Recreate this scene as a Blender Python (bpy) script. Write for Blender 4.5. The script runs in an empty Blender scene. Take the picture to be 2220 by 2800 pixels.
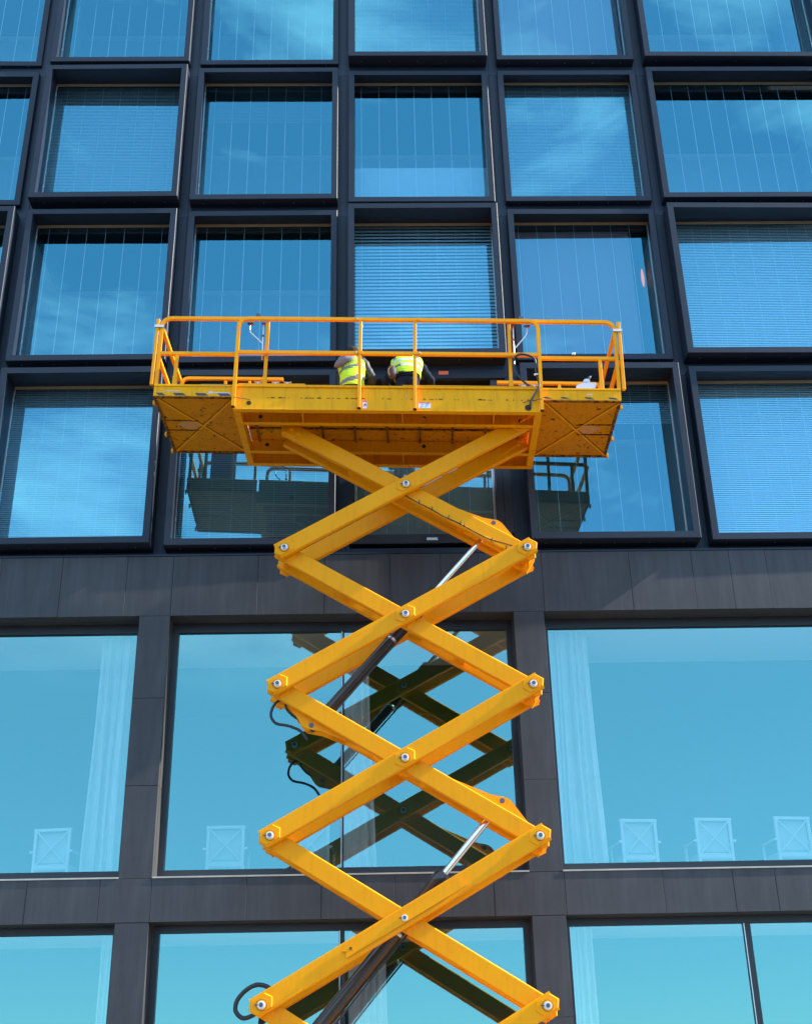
import bpy, math, random
from mathutils import Vector, Matrix
random.seed(7)
scene = bpy.context.scene
COL = scene.collection
# ------------------------------------------------------------------ camera
def camera_matrix(pitch, yaw, roll, loc):
    cp, sp = math.cos(pitch), math.sin(pitch)
    cy, sy = math.cos(yaw), math.sin(yaw)
    R = Matrix(((cy, sy, 0), (-sy, cy, 0), (0, 0, 1)))
    f = R @ Vector((0, cp, sp)); u = R @ Vector((0, -sp, cp)); r = R @ Vector((1, 0, 0))
    cr, sr = math.cos(roll), math.sin(roll)
    r2 = r*cr + u*sr; u2 = u*cr - r*sr
    M = Matrix((r2, u2, -f)).transposed().to_4x4(); M.translation = loc
    return M
cam_data = bpy.data.cameras.new('camera'); cam = bpy.data.objects.new('camera', cam_data); COL.objects.link(cam)
cam.matrix_world = camera_matrix(math.radians(25.68), math.radians(1.395), math.radians(-1.213), Vector((0, -17.65, 1.6)))
cam_data.sensor_fit = 'VERTICAL'; cam_data.sensor_height = 28.0; cam_data.lens = 33.377
cam_data.clip_end = 6000
scene.camera = cam
# ------------------------------------------------------------------ world, sun, exposure
SUN = Vector((0.82, -0.065, 0.56)).normalized()
EL = math.asin(SUN.z); AZ = math.atan2(SUN.x, SUN.y)
world = bpy.data.worlds.new('World'); scene.world = world; world.use_nodes = True
nt = world.node_tree; nt.nodes.clear()
out = nt.nodes.new('ShaderNodeOutputWorld'); bg = nt.nodes.new('ShaderNodeBackground'); bg.inputs[1].default_value = 0.15
sky = nt.nodes.new('ShaderNodeTexSky'); sky.sky_type = 'NISHITA'; sky.sun_disc = False
sky.sun_elevation = EL; sky.sun_rotation = AZ; sky.air_density = .9; sky.dust_density = 0.1; sky.ozone_density = 2.0; sky.altitude = 600
CLOUD = (8.8, 1.9, 2.6)
tc = nt.nodes.new('ShaderNodeTexCoord'); mp = nt.nodes.new('ShaderNodeMapping'); mp.inputs['Scale'].default_value = (1.5, 1.5, 4.2); mp.inputs['Location'].default_value = CLOUD
nz = nt.nodes.new('ShaderNodeTexNoise'); nz.inputs['Scale'].default_value = 2.6; nz.inputs['Detail'].default_value = 7; nz.inputs['Roughness'].default_value = .6; nz.inputs['Distortion'].default_value = .4
rp = nt.nodes.new('ShaderNodeValToRGB'); rp.color_ramp.elements[0].position = .50; rp.color_ramp.elements[1].position = .72
rp.color_ramp.elements[0].color = (0, 0, 0, 1); rp.color_ramp.elements[1].color = (.60, .60, .60, 1)
mx = nt.nodes.new('ShaderNodeMix'); mx.data_type = 'RGBA'; mx.inputs['B'].default_value = (9, 9.5, 10, 1)
L = nt.links.new
L(tc.outputs['Generated'], mp.inputs[0]); L(mp.outputs[0], nz.inputs['Vector']); L(nz.outputs[0], rp.inputs[0]); 
sx = nt.nodes.new('ShaderNodeSeparateXYZ'); L(tc.outputs['Generated'], sx.inputs[0])
zr = nt.nodes.new('ShaderNodeMapRange'); zr.interpolation_type = 'SMOOTHSTEP'; zr.inputs['From Min'].default_value = .26; zr.inputs['From Max'].default_value = .46; L(sx.outputs['Z'], zr.inputs[0])
cm_ = nt.nodes.new('ShaderNodeMath'); cm_.operation = 'MULTIPLY'; L(zr.outputs[0], cm_.inputs[0]); L(rp.outputs[0], cm_.inputs[1]); L(cm_.outputs[0], mx.inputs['Factor'])
tn = nt.nodes.new('ShaderNodeMix'); tn.data_type = 'RGBA'; tn.blend_type = 'MULTIPLY'; tn.inputs['Factor'].default_value = 1.0; tn.inputs['B'].default_value = (.85, .95, 1.0, 1)
L(sky.outputs[0], tn.inputs['A']); hz = nt.nodes.new('ShaderNodeMix'); hz.data_type = 'RGBA'; hz.inputs['Factor'].default_value = .58; hz.inputs['B'].default_value = (2.3, 4.2, 6.2, 1)   # thin even high haze
L(tn.outputs['Result'], hz.inputs['A']); L(hz.outputs['Result'], mx.inputs['A']); L(mx.outputs['Result'], bg.inputs[0]); L(bg.outputs[0], out.inputs[0])
sd = bpy.data.lights.new('sun', 'SUN'); sd.energy = 5.0; sd.angle = math.radians(.53); sd.color = (1.0, .92, .80)
sun = bpy.data.objects.new('sun', sd); COL.objects.link(sun); sun.rotation_euler = SUN.to_track_quat('Z', 'Y').to_euler(); sun.location = (20, -20, 40)
vs = scene.view_settings; scene.display_settings.display_device = 'sRGB'
vs.view_transform = 'Standard'; vs.look = 'None'; vs.gamma = 1; vs.exposure = 1.32; vs.use_curve_mapping = False
scene.render.engine = 'CYCLES'
scene.cycles.max_bounces = 10; scene.cycles.transparent_max_bounces = 16; scene.cycles.glossy_bounces = 6
# ------------------------------------------------------------------ materials
MATS = {}
def new_mat(name):
    m = bpy.data.materials.new(name); m.use_nodes = True; m.node_tree.nodes.clear(); MATS[name] = m; return m
def bsdf_out(m):
    n = m.node_tree.nodes; o = n.new('ShaderNodeOutputMaterial'); b = n.new('ShaderNodeBsdfPrincipled'); m.node_tree.links.new(b.outputs[0], o.inputs[0]); return n, m.node_tree.links.new, b, o
def mat(name, col, rough=.5, metal=0., noise=.12, nscale=6., bump=.0, bscale=200., coat=0., spec=.5, coords='Object', stretch=(1, 1, 1), mottle=None):
    m = new_mat(name); n, l, b, o = bsdf_out(m)
    t = n.new('ShaderNodeTexCoord'); mpn = n.new('ShaderNodeMapping'); mpn.inputs['Scale'].default_value = stretch; l(t.outputs[coords], mpn.inputs[0])
    z = n.new('ShaderNodeTexNoise'); z.inputs['Scale'].default_value = nscale; z.inputs['Detail'].default_value = 6; l(mpn.outputs[0], z.inputs['Vector'])
    mixn = n.new('ShaderNodeMix'); mixn.data_type = 'RGBA'; l(z.outputs[0], mixn.inputs['Factor'])
    a = tuple(max(0, c*(1-noise*2)) for c in col); c2 = tuple(min(1, c*(1+noise*2)) for c in col)
    if mottle: c2 = mottle
    mixn.inputs['A'].default_value = (*a, 1); mixn.inputs['B'].default_value = (*c2, 1)
    l(mixn.outputs['Result'], b.inputs['Base Color'])
    rr = n.new('ShaderNodeMapRange'); rr.inputs['To Min'].default_value = max(0.02, rough-.08); rr.inputs['To Max'].default_value = rough+.08; l(z.outputs[0], rr.inputs[0]); l(rr.outputs[0], b.inputs['Roughness'])
    b.inputs['Metallic'].default_value = metal; b.inputs['Specular IOR Level'].default_value = spec
    b.inputs['Coat Weight'].default_value = coat; b.inputs['Coat Roughness'].default_value = .12
    if bump:
        z2 = n.new('ShaderNodeTexNoise'); z2.inputs['Scale'].default_value = bscale; z2.inputs['Detail'].default_value = 3; l(t.outputs[coords], z2.inputs['Vector'])
        bp = n.new('ShaderNodeBump'); bp.inputs['Strength'].default_value = bump; bp.inputs['Distance'].default_value = .004; l(z2.outputs[0], bp.inputs['Height']); l(bp.outputs[0], b.inputs['Normal'])
    return m
def paint(name, col, rust=.62, grime=.3, rough=.35, coat=.25, chipscale=9., tread=False):
    """industrial paint with rust chips and runs of grime"""
    m = new_mat(name); n, l, b, o = bsdf_out(m)
    t = n.new('ShaderNodeTexCoord')
    z = n.new('ShaderNodeTexNoise'); z.inputs['Scale'].default_value = 2.2; z.inputs['Detail'].default_value = 5; l(t.outputs['Object'], z.inputs['Vector'])
    m1 = n.new('ShaderNodeMix'); m1.data_type = 'RGBA'; l(z.outputs[0], m1.inputs['Factor'])
    m1.inputs['A'].default_value = (col[0]*.88, col[1]*.84, col[2]*.8, 1); m1.inputs['B'].default_value = (min(1, col[0]*1.08), col[1]*1.12, col[2]*1.1, 1)
    mpn = n.new('ShaderNodeMapping'); mpn.inputs['Scale'].default_value = (9, 9, 1.3); l(t.outputs['Object'], mpn.inputs[0])
    z3 = n.new('ShaderNodeTexNoise'); z3.inputs['Scale'].default_value = 2.0; z3.inputs['Detail'].default_value = 6; z3.inputs['Roughness'].default_value = .65; l(mpn.outputs[0], z3.inputs['Vector'])
    r3 = n.new('ShaderNodeValToRGB'); r3.color_ramp.elements[0].position = .5; r3.color_ramp.elements[1].position = .72; r3.color_ramp.elements[1].color = (grime, grime, grime, 1); r3.color_ramp.elements[0].color = (0, 0, 0, 1); l(z3.outputs[0], r3.inputs[0])
    m3 = n.new('ShaderNodeMix'); m3.data_type = 'RGBA'; l(r3.outputs[0], m3.inputs['Factor']); l(m1.outputs['Result'], m3.inputs['A']); m3.inputs['B'].default_value = (.20, .085, .02, 1)
    z2 = n.new('ShaderNodeTexNoise'); z2.inputs['Scale'].default_value = chipscale; z2.inputs['Detail'].default_value = 9; z2.inputs['Roughness'].default_value = .72; l(t.outputs['Object'], z2.inputs['Vector'])
    r2 = n.new('ShaderNodeValToRGB'); r2.color_ramp.elements[0].position = rust; r2.color_ramp.elements[1].position = min(.99, rust+.03); r2.color_ramp.elements[0].color = (0, 0, 0, 1); l(z2.outputs[0], r2.inputs[0])
    m2 = n.new('ShaderNodeMix'); m2.data_type = 'RGBA'; l(r2.outputs[0], m2.inputs['Factor']); l(m3.outputs['Result'], m2.inputs['A']); m2.inputs['B'].default_value = (.075, .028, .012, 1)
    l(m2.outputs['Result'], b.inputs['Base Color'])
    mr = n.new('ShaderNodeMapRange'); mr.inputs['To Min'].default_value = rough; mr.inputs['To Max'].default_value = .85; l(r2.outputs[0], mr.inputs[0]); l(mr.outputs[0], b.inputs['Roughness'])
    b.inputs['Coat Weight'].default_value = coat; b.inputs['Coat Roughness'].default_value = .1; b.inputs['Specular IOR Level'].default_value = .12
    bp = n.new('ShaderNodeBump'); bp.inputs['Distance'].default_value = .003; bp.inputs['Strength'].default_value = .35
    if tread:
        wv = n.new('ShaderNodeTexVoronoi'); wv.inputs['Scale'].default_value = 38; l(t.outputs['Object'], wv.inputs['Vector']); l(wv.outputs['Distance'], bp.inputs['Height']); bp.inputs['Strength'].default_value = .5
    else: l(z2.outputs[0], bp.inputs['Height'])
    l(bp.outputs[0], b.inputs['Normal'])
    return m
ORANGE = paint('yellow_arm_paint', (1.0, .34, .0005), rust=.72, grime=.12, rough=.50, coat=.06)
DECKY = paint('yellow_deck_paint', (1.0, .385, .002), rust=.675, grime=.30, rough=.52, coat=.04)
RAILY = paint('rail_paint', (1.0, .35, .004), rust=.69, grime=.12, rough=.48, coat=.05, chipscale=14)
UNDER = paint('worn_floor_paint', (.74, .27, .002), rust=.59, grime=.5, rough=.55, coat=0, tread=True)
GREASE = paint('greasy_yellow_paint', (.42, .17, .004), rust=.58, grime=.8, rough=.35, coat=.1, chipscale=30)
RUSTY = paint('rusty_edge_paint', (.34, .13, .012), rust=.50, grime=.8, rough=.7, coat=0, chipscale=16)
CHROME = mat('chrome', (.86, .86, .88), rough=.12, metal=1, noise=.02)
STEEL = mat('zinc_steel', (.62, .61, .60), rough=.32, metal=1, noise=.1)
BOLTW = mat('washer_steel', (.8, .8, .82), rough=.45, metal=.6, noise=.05)
DARKPIN = mat('dark_pin_steel', (.10, .10, .12), rough=.4, metal=.5, noise=.2)
BARREL = mat('black_barrel_paint', (.028, .022, .02), rough=.33, noise=.4, nscale=5, coat=.4, mottle=(.045, .028, .018))
RUBBER = mat('black_rubber', (.02, .02, .022), rough=.45, noise=.2)
TYRE = mat('tyre_rubber', (.03, .03, .03), rough=.85, bump=.3)
WHITE = mat('white_plastic', (.75, .76, .80), rough=.4, noise=.04)
REDM = mat('red_print', (.65, .03, .06), rough=.5, noise=.05)
INK = mat('black_print', (.03, .03, .04), rough=.6, noise=.1)
BLACKST = mat('hazard_black', (.04, .045, .06), rough=.55, noise=.3, nscale=20)
SCUFF = mat('bare_scuff', (.55, .55, .58), rough=.5, noise=.15)
YCABLE = mat('yellow_cable', (.75, .62, .03), rough=.4, noise=.05)
HOLE = mat('dark_hole', (.06, .02, .006), rough=.8, noise=.2)
CASING = mat('navy_casing_metal', (.015, .022, .038), rough=.48, metal=0, noise=.12, nscale=3, bump=.05, bscale=500, spec=.28)
MULL = mat('navy_mullion_metal', (.013, .023, .042), rough=.5, metal=0, noise=.15, nscale=2.5, spec=.35)
BEAD = mat('pale_glazing_bead', (.68, .72, .72), rough=.25, metal=.6, noise=.05)
HEADS = mat('beige_head_strip', (.36, .28, .17), rough=.6, noise=.1)
BLACKF = mat('black_window_frame', (.018, .019, .024), rough=.4, noise=.15)
SILL = mat('beige_sill', (.42, .38, .32), rough=.7, noise=.15, nscale=4)
PLAST = mat('interior_plaster', (.62, .62, .60), rough=.8, noise=.03)
DARKW = mat('interior_dark_wall', (.09, .09, .10), rough=.85, noise=.1)
GREYW = mat('interior_grey_wall', (.28, .29, .31), rough=.85, noise=.06)
CARPET = mat('carpet', (.12, .12, .13), rough=.95, noise=.1)
CORD = mat('blind_cord', (.60, .64, .66), rough=.6, noise=.03)
SLAT = mat('blind_slat', (.62, .66, .68), rough=.5, metal=0, noise=.06, nscale=1.2)
MAUVE = mat('mauve_wall_tone', (.26, .16, .18), rough=.9, noise=.04)
PALES = mat('pale_wall_tone', (.40, .46, .46), rough=.9, noise=.04)
DECKTONE = mat('beige_reflection_tone', (.34, .27, .22), rough=.9, noise=.08)
SLATW = mat('white_blind_slat', (.97, .97, .95), rough=.6, noise=.04)
CHAIRW = mat('white_chair_lacquer', (.50, .51, .50), rough=.5, noise=.03)
CHAIRS = mat('pale_chair_fabric', (.44, .46, .45), rough=.9, noise=.05, bump=.2)
def stone_mat():
    m = new_mat('dark_stone'); n, l, b, o = bsdf_out(m); t = n.new('ShaderNodeTexCoord')
    oi = n.new('ShaderNodeObjectInfo')
    z = n.new('ShaderNodeTexNoise'); z.inputs['Scale'].default_value = 1.3; z.inputs['Detail'].default_value = 8; z.inputs['Roughness'].default_value = .6; l(t.outputs['Object'], z.inputs['Vector'])
    mp_ = n.new('ShaderNodeMapping'); mp_.inputs['Scale'].default_value = (7, 7, .55); l(t.outputs['Object'], mp_.inputs[0])
    st = n.new('ShaderNodeTexNoise'); st.inputs['Scale'].default_value = 1.6; st.inputs['Detail'].default_value = 5; l(mp_.outputs[0], st.inputs['Vector'])
    fn = n.new('ShaderNodeTexNoise'); fn.inputs['Scale'].default_value = 260; fn.inputs['Detail'].default_value = 2; l(t.outputs['Object'], fn.inputs['Vector'])
    def mth(op, a, bb):
        q = n.new('ShaderNodeMath'); q.operation = op
        for i, v in enumerate((a, bb)):
            if hasattr(v, 'links'): l(v, q.inputs[i])
            else: q.inputs[i].default_value = v
        return q.outputs[0]
    v = mth('ADD', mth('MULTIPLY', z.outputs[0], .5), mth('MULTIPLY', st.outputs[0], .6))
    v = mth('ADD', v, mth('MULTIPLY', mth('SUBTRACT', fn.outputs[0], .5), .35))
    v = mth('ADD', v, mth('MULTIPLY', oi.outputs['Random'], .14))
    r = n.new('ShaderNodeValToRGB'); r.color_ramp.elements[0].position = .3; r.color_ramp.elements[0].color = (.027, .027, .030, 1); r.color_ramp.elements[1].position = .85; r.color_ramp.elements[1].color = (.064, .063, .067, 1)
    l(v, r.inputs[0]); l(r.outputs[0], b.inputs['Base Color'])
    b.inputs['Roughness'].default_value = .62; b.inputs['Specular IOR Level'].default_value = .35
    bp = n.new('ShaderNodeBump'); bp.inputs['Strength'].default_value = .25; bp.inputs['Distance'].default_value = .002; l(fn.outputs[0], bp.inputs['Height']); l(bp.outputs[0], b.inputs['Normal'])
    return m
STONE = stone_mat()
JOINT = mat('joint_filler', (.11, .10, .09), rough=.9, noise=.1)
def glass_mat(name, refl, trans, fac, wob=0.0, wscale=.6):
    """solar-control glass: coloured mirror coating over a tinted see-through pane"""
    m = new_mat(name); n = m.node_tree.nodes; l = m.node_tree.links.new
    o = n.new('ShaderNodeOutputMaterial'); g = n.new('ShaderNodeBsdfGlossy'); g.inputs['Roughness'].default_value = 0.0; g.inputs['Color'].default_value = (*refl, 1)
    tr = n.new('ShaderNodeBsdfTransparent'); tr.inputs['Color'].default_value = (*trans, 1)
    # the coating sits on the outer face; the inner face of the slab only lets light through
    fr = n.new('ShaderNodeLayerWeight'); fr.inputs['Blend'].default_value = .25
    pw = n.new('ShaderNodeMath'); pw.operation = 'POWER'; pw.inputs[1].default_value = 4; l(fr.outputs['Facing'], pw.inputs[0])
    mr = n.new('ShaderNodeMapRange'); mr.inputs['To Min'].default_value = fac; mr.inputs['To Max'].default_value = 1.0; l(pw.outputs[0], mr.inputs[0])
    ge = n.new('ShaderNodeNewGeometry'); fm = n.new('ShaderNodeMath'); fm.operation = 'SUBTRACT'; fm.inputs[0].default_value = 1; l(ge.outputs['Backfacing'], fm.inputs[1])
    mm = n.new('ShaderNodeMath'); mm.operation = 'MULTIPLY'; l(mr.outputs[0], mm.inputs[0]); l(fm.outputs[0], mm.inputs[1])
    mxs = n.new('ShaderNodeMixShader'); l(mm.outputs[0], mxs.inputs[0]); l(tr.outputs[0], mxs.inputs[1]); l(g.outputs[0], mxs.inputs[2]); l(mxs.outputs[0], o.inputs[0])
    if wob:
        t = n.new('ShaderNodeTexCoord'); z = n.new('ShaderNodeTexNoise'); z.inputs['Scale'].default_value = wscale; z.inputs['Detail'].default_value = 1; l(t.outputs['Object'], z.inputs['Vector'])
        bp = n.new('ShaderNodeBump'); bp.inputs['Strength'].default_value = wob; bp.inputs['Distance'].default_value = .02; l(z.outputs[0], bp.inputs['Height']); l(bp.outputs[0], g.inputs['Normal'])
    return m
GL_UP = glass_mat('upper_coated_glass', (.20, .70, .92), (.86, .96, 1.0), .30, .11)
GL_LO = glass_mat('lower_coated_glass', (.40, 1.0, .99), (.96, .99, 1.0), .305, .06)
def curtain_mat():
    m = new_mat('sheer_curtain'); n = m.node_tree.nodes; l = m.node_tree.links.new
    o = n.new('ShaderNodeOutputMaterial'); d = n.new('ShaderNodeBsdfDiffuse'); d.inputs[0].default_value = (.85, .86, .84, 1); tl = n.new('ShaderNodeBsdfTranslucent'); tl.inputs[0].default_value = (.8, .8, .78, 1)
    tp = n.new('ShaderNodeBsdfTransparent'); a = n.new('ShaderNodeMixShader'); a.inputs[0].default_value = .35; l(d.outputs[0], a.inputs[1]); l(tl.outputs[0], a.inputs[2])
    c = n.new('ShaderNodeMixShader'); t = n.new('ShaderNodeTexCoord'); z = n.new('ShaderNodeTexNoise'); mpn = n.new('ShaderNodeMapping'); mpn.inputs['Scale'].default_value = (14, 14, .4); l(t.outputs['Object'], mpn.inputs[0]); l(mpn.outputs[0], z.inputs['Vector'])
    mr = n.new('ShaderNodeMapRange'); mr.inputs['To Min'].default_value = .05; mr.inputs['To Max'].default_value = .5; l(z.outputs[0], mr.inputs[0]); l(mr.outputs[0], c.inputs[0]); l(a.outputs[0], c.inputs[1]); l(tp.outputs[0], c.inputs[2]); l(c.outputs[0], o.inputs[0])
    return m
CURT = curtain_mat()
def emis(name, col, s):
    m = new_mat(name); n = m.node_tree.nodes; o = n.new('ShaderNodeOutputMaterial'); e = n.new('ShaderNodeEmission'); e.inputs[0].default_value = (*col, 1); e.inputs[1].default_value = s; m.node_tree.links.new(e.outputs[0], o.inputs[0]); return m
LAMP = emis('lit_lamp_shade', (1, .22, .0), .55)
# ------------------------------------------------------------------ mesh helpers
class MB:
    """collects faces (several materials allowed) and links them as ONE mesh object"""
    def __init__(s, xf=None): s.v = []; s.f = []; s.mi = []; s.sm = []; s.m = []; s.xf = xf; s.cur = 0
    def mat(s, m):
        if m not in s.m: s.m.append(m)
        s.cur = s.m.index(m); return s
    def add(s, vs_, fs, smooth=False):
        b = len(s.v); s.v += [Vector(q) for q in vs_]
        for f in fs: s.f.append([b+i for i in f]); s.mi.append(s.cur); s.sm.append(smooth)
    def box(s, a, b, ch=0.0):
        x0, y0, z0 = [min(p, q) for p, q in zip(a, b)]; x1, y1, z1 = [max(p, q) for p, q in zip(a, b)]
        if ch <= 0:
            s.add([(x0, y0, z0), (x1, y0, z0), (x1, y1, z0), (x0, y1, z0), (x0, y0, z1), (x1, y0, z1), (x1, y1, z1), (x0, y1, z1)],
                  [(3, 2, 1, 0), (4, 5, 6, 7), (0, 1, 5, 4), (1, 2, 6, 5), (2, 3, 7, 6), (3, 0, 4, 7)])
        else:
            s.beam((x0, (y0+y1)/2, (z0+z1)/2), (x1, (y0+y1)/2, (z0+z1)/2), y1-y0, z1-z0, ch, up=(0, 0, 1))
        return s
    def beam(s, p, q, w, h, ch=.006, up=(0, 0, 1), caps=True):
        """rectangular tube from p to q: w across, h along 'up'"""
        p, q = Vector(p), Vector(q); d = (q-p).normalized(); u = Vector(up); u = (u-d*u.dot(d)).normalized(); r = d.cross(u)
        a, b = w/2, h/2; c = ch
        prof = [(-a+c, -b), (a-c, -b), (a, -b+c), (a, b-c), (a-c, b), (-a+c, b), (-a, b-c), (-a, -b+c)] if c > 0 else [(-a, -b), (a, -b), (a, b), (-a, b)]
        n = len(prof); vs_ = [p+r*x+u*y for x, y in prof]+[q+r*x+u*y for x, y in prof]
        fs = [(i, (i+1) % n, (i+1) % n+n, i+n) for i in range(n)]
        if caps: fs += [tuple(range(n-1, -1, -1)), tuple(range(n, 2*n))]
        s.add(vs_, fs); return s
    def tube(s, pts, r, n=10, smooth=True, caps=True, square=False):
        P = [Vector(p) for p in pts]; rs = r if isinstance(r, (list, tuple)) else [r]*len(P)
        t0 = (P[1]-P[0]).normalized(); ref = Vector((0, 0, 1)) if abs(t0.z) < .9 else Vector((0, 1, 0))
        if square: ref = Vector((0, 1, 0)) if abs(t0.y) < .8 else Vector((0, 0, 1)); n = 4
        u = (ref-t0*ref.dot(t0)).normalized(); rings = []
        for i, p in enumerate(P):
            t = (P[min(i+1, len(P)-1)]-P[max(i-1, 0)]).normalized()
            if square: u = Vector((0, 1, 0)) if abs(t.y) < .8 else Vector((0, 0, 1)); u = (u-t*u.dot(t)).normalized()
            else: u = (u-t*u.dot(t)).normalized()
            v = t.cross(u); rr = rs[i]
            if square:
                k = rr; rings.append([p+u*k+v*k, p-u*k+v*k, p-u*k-v*k, p+u*k-v*k])
            else: rings.append([p+(u*math.cos(2*math.pi*j/n)+v*math.sin(2*math.pi*j/n))*rr for j in range(n)])
        vs_ = [q for R_ in rings for q in R_]; fs = []
        for i in range(len(P)-1):
            for j in range(n): fs.append((i*n+j, i*n+(j+1) % n, (i+1)*n+(j+1) % n, (i+1)*n+j))
        s.add(vs_, fs, smooth and not square)
        if caps:
            s.add(rings[0], [tuple(range(n-1, -1, -1))]); s.add(rings[-1], [tuple(range(n))])
        return s
    def cyl(s, p, q, r, n=20, r2=None): return s.tube([p, q], [r, r if r2 is None else r2], n)
    def prism(s, poly, axis_vec):
        """polygon (3-D points) pushed along axis_vec"""
        a = [Vector(p) for p in poly]; d = Vector(axis_vec); n = len(a)
        s.add(a+[p+d for p in a], [tuple(range(n-1, -1, -1)), tuple(range(n, 2*n))]+[(i, (i+1) % n, (i+1) % n+n, i+n) for i in range(n)]); return s
    def loft(s, rings, closed_ends=True, smooth=True):
        n = len(rings[0]); vs_ = [Vector(q) for R_ in rings for q in R_]
        fs = [(i*n+j, i*n+(j+1) % n, (i+1)*n+(j+1) % n, (i+1)*n+j) for i in range(len(rings)-1) for j in range(n)]
        s.add(vs_, fs, smooth)
        if closed_ends: s.add(rings[0], [tuple(range(n-1, -1, -1))], smooth); s.add(rings[-1], [tuple(range(n))], smooth)
        return s
    def build(s, name, material=None, parent=None, loc=(0, 0, 0), label=None, kind=None, fixn=True):
        me = bpy.data.meshes.new(name)
        vs_ = [s.xf(v) for v in s.v] if s.xf else s.v
        o_ = Vector(loc); me.from_pydata([tuple(v-o_) for v in vs_], [], s.f)
        for mm in (s.m or [material]): me.materials.append(mm)
        if s.m: me.polygons.foreach_set('material_index', s.mi)
        me.polygons.foreach_set('use_smooth', s.sm)
        if fixn:
            import bmesh
            bm = bmesh.new(); bm.from_mesh(me); bmesh.ops.recalc_face_normals(bm, faces=bm.faces); bm.to_mesh(me); bm.free()
        me.update()
        ob = bpy.data.objects.new(name, me); COL.objects.link(ob); ob.location = loc
        if parent: ob.parent = parent
        if label: ob['label'] = label
        if kind: ob['kind'] = kind
        return ob
def empty(name, loc, label=None, cat=None, group=None, rot=None):
    o = bpy.data.objects.new(name, None); COL.objects.link(o); o.location = loc; o.empty_display_size = .2
    if rot: o.rotation_euler = rot
    tag(o, label, cat, group); return o
def tag(o, label=None, cat=None, group=None, kind=None):
    if label: o['label'] = label
    if cat: o['category'] = cat
    if group: o['group'] = group
    if kind: o['kind'] = kind
    return o
def copy_tree(o, parent=None):
    c = o.copy(); COL.objects.link(c)
    if parent: c.parent = parent
    for ch in list(o.children): copy_tree(ch, c)
    return c
def smooth_path(pts, k=8):
    P = [Vector(p) for p in pts]; P = [P[0]]+P+[P[-1]]; o = []
    for i in range(1, len(P)-2):
        a, b, c, d = P[i-1:i+3]
        for j in range(k):
            t = j/k; o.append(.5*((2*b)+(c-a)*t+(2*a-5*b+4*c-d)*t*t+(3*b-a-3*c+d)*t**3))
    o.append(P[-2]); return o
# ------------------------------------------------------------------ ground
g = MB(); g.add([(-900, -900, 0), (900, -900, 0), (900, 900, 0), (-900, 900, 0)], [(0, 1, 2, 3)])
ROAD = mat('asphalt', (.05, .05, .052), rough=.9, noise=.2, nscale=.8, bump=.4, bscale=80)
tag(g.build('ground', ROAD, loc=(0, 0, 0)), kind='structure')
PAVE = mat('paving_stone', (.22, .215, .20), rough=.85, noise=.12, nscale=1.5, bump=.2)
g = MB(); g.box((-60, -6.5, .004), (60, .9, .12))
tag(g.build('pavement', PAVE), kind='structure')
# ------------------------------------------------------------------ building
bld = empty('office_building', (0, .5, 0), 'dark clad office block with projecting navy window boxes above large shopfront panes', 'building')
def bpart(m, name, material, parent=None, **k):
    """part of the building: geometry given in world coordinates, parent empty at (0,.5,0)"""
    p = parent or bld
    ob = m.build(name, material, None, **k); ob.parent = p
    ob.matrix_parent_inverse = Matrix.Identity(4)
    base = Vector((0, .5, 0))
    if p is not bld: base = base+Vector(p['_o'])
    ob.location = Vector(ob.location)-base if True else ob.location
    return ob
# window pitch of the tower grid
X0, PX, BW, Z0, PZ, BH, RIM = -6.294, 2.895, 2.697, 9.515, 3.463, 3.253, .112
YM, YG = .20, .40          # mullion plane, glass plane
BOX = {(1,0):(17.858,.017,-.017),(1,1):(17.772,-.004,-.004),(2,0):(17.835,.014,.004),(2,1):(17.639,-.010,.011),(3,1):(17.694,-.006,.011),(3,0):(17.649,-.016,-.016),
 (1,2):(17.850,-.004,-.016),(2,2):(17.730,-.005,.016),(3,2):(17.780,-.006,.004),(1,3):(17.666,0,.013),(2,3):(17.821,.002,.012),(3,3):(17.591,0,.004),(1,4):(17.757,0,-.001),
 (2,4):(17.825,.001,.013),(3,4):(17.786,.008,-.002),(1,5):(17.691,.01,.01),(2,5):(17.736,.002,.012),(3,5):(17.625,.02,.006),(4,1):(17.557,-.006,.006),(4,2):(17.679,.011,.011),
 (4,4):(17.564,.012,-.014),(4,5):(17.688,.01,.006),(4,0):(17.70,0,0)}
BLINDS = {(4,1):.97,(4,5):.97,(3,5):.97,(2,1):.85,(2,4):.9,(3,3):1.0,(1,3):.9,(4,2):.97,(4,4):.25,(1,1):.4,(2,2):.3,(1,2):.5}
def world_child(ob, parent):
    """parent ob (whose location is a world position) under parent, keeping it in place; no nesting rotations are used"""
    w = Vector(ob.location); p = parent; off = Vector((0, 0, 0))
    while p: off += Vector(p.location); p = p.parent
    ob.parent = parent; ob.location = w-off; return ob
def wp(m, name, material, parent, loc, **k): return world_child(m.build(name, material, None, loc=loc, **k), parent)
CORDMESH = None
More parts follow.
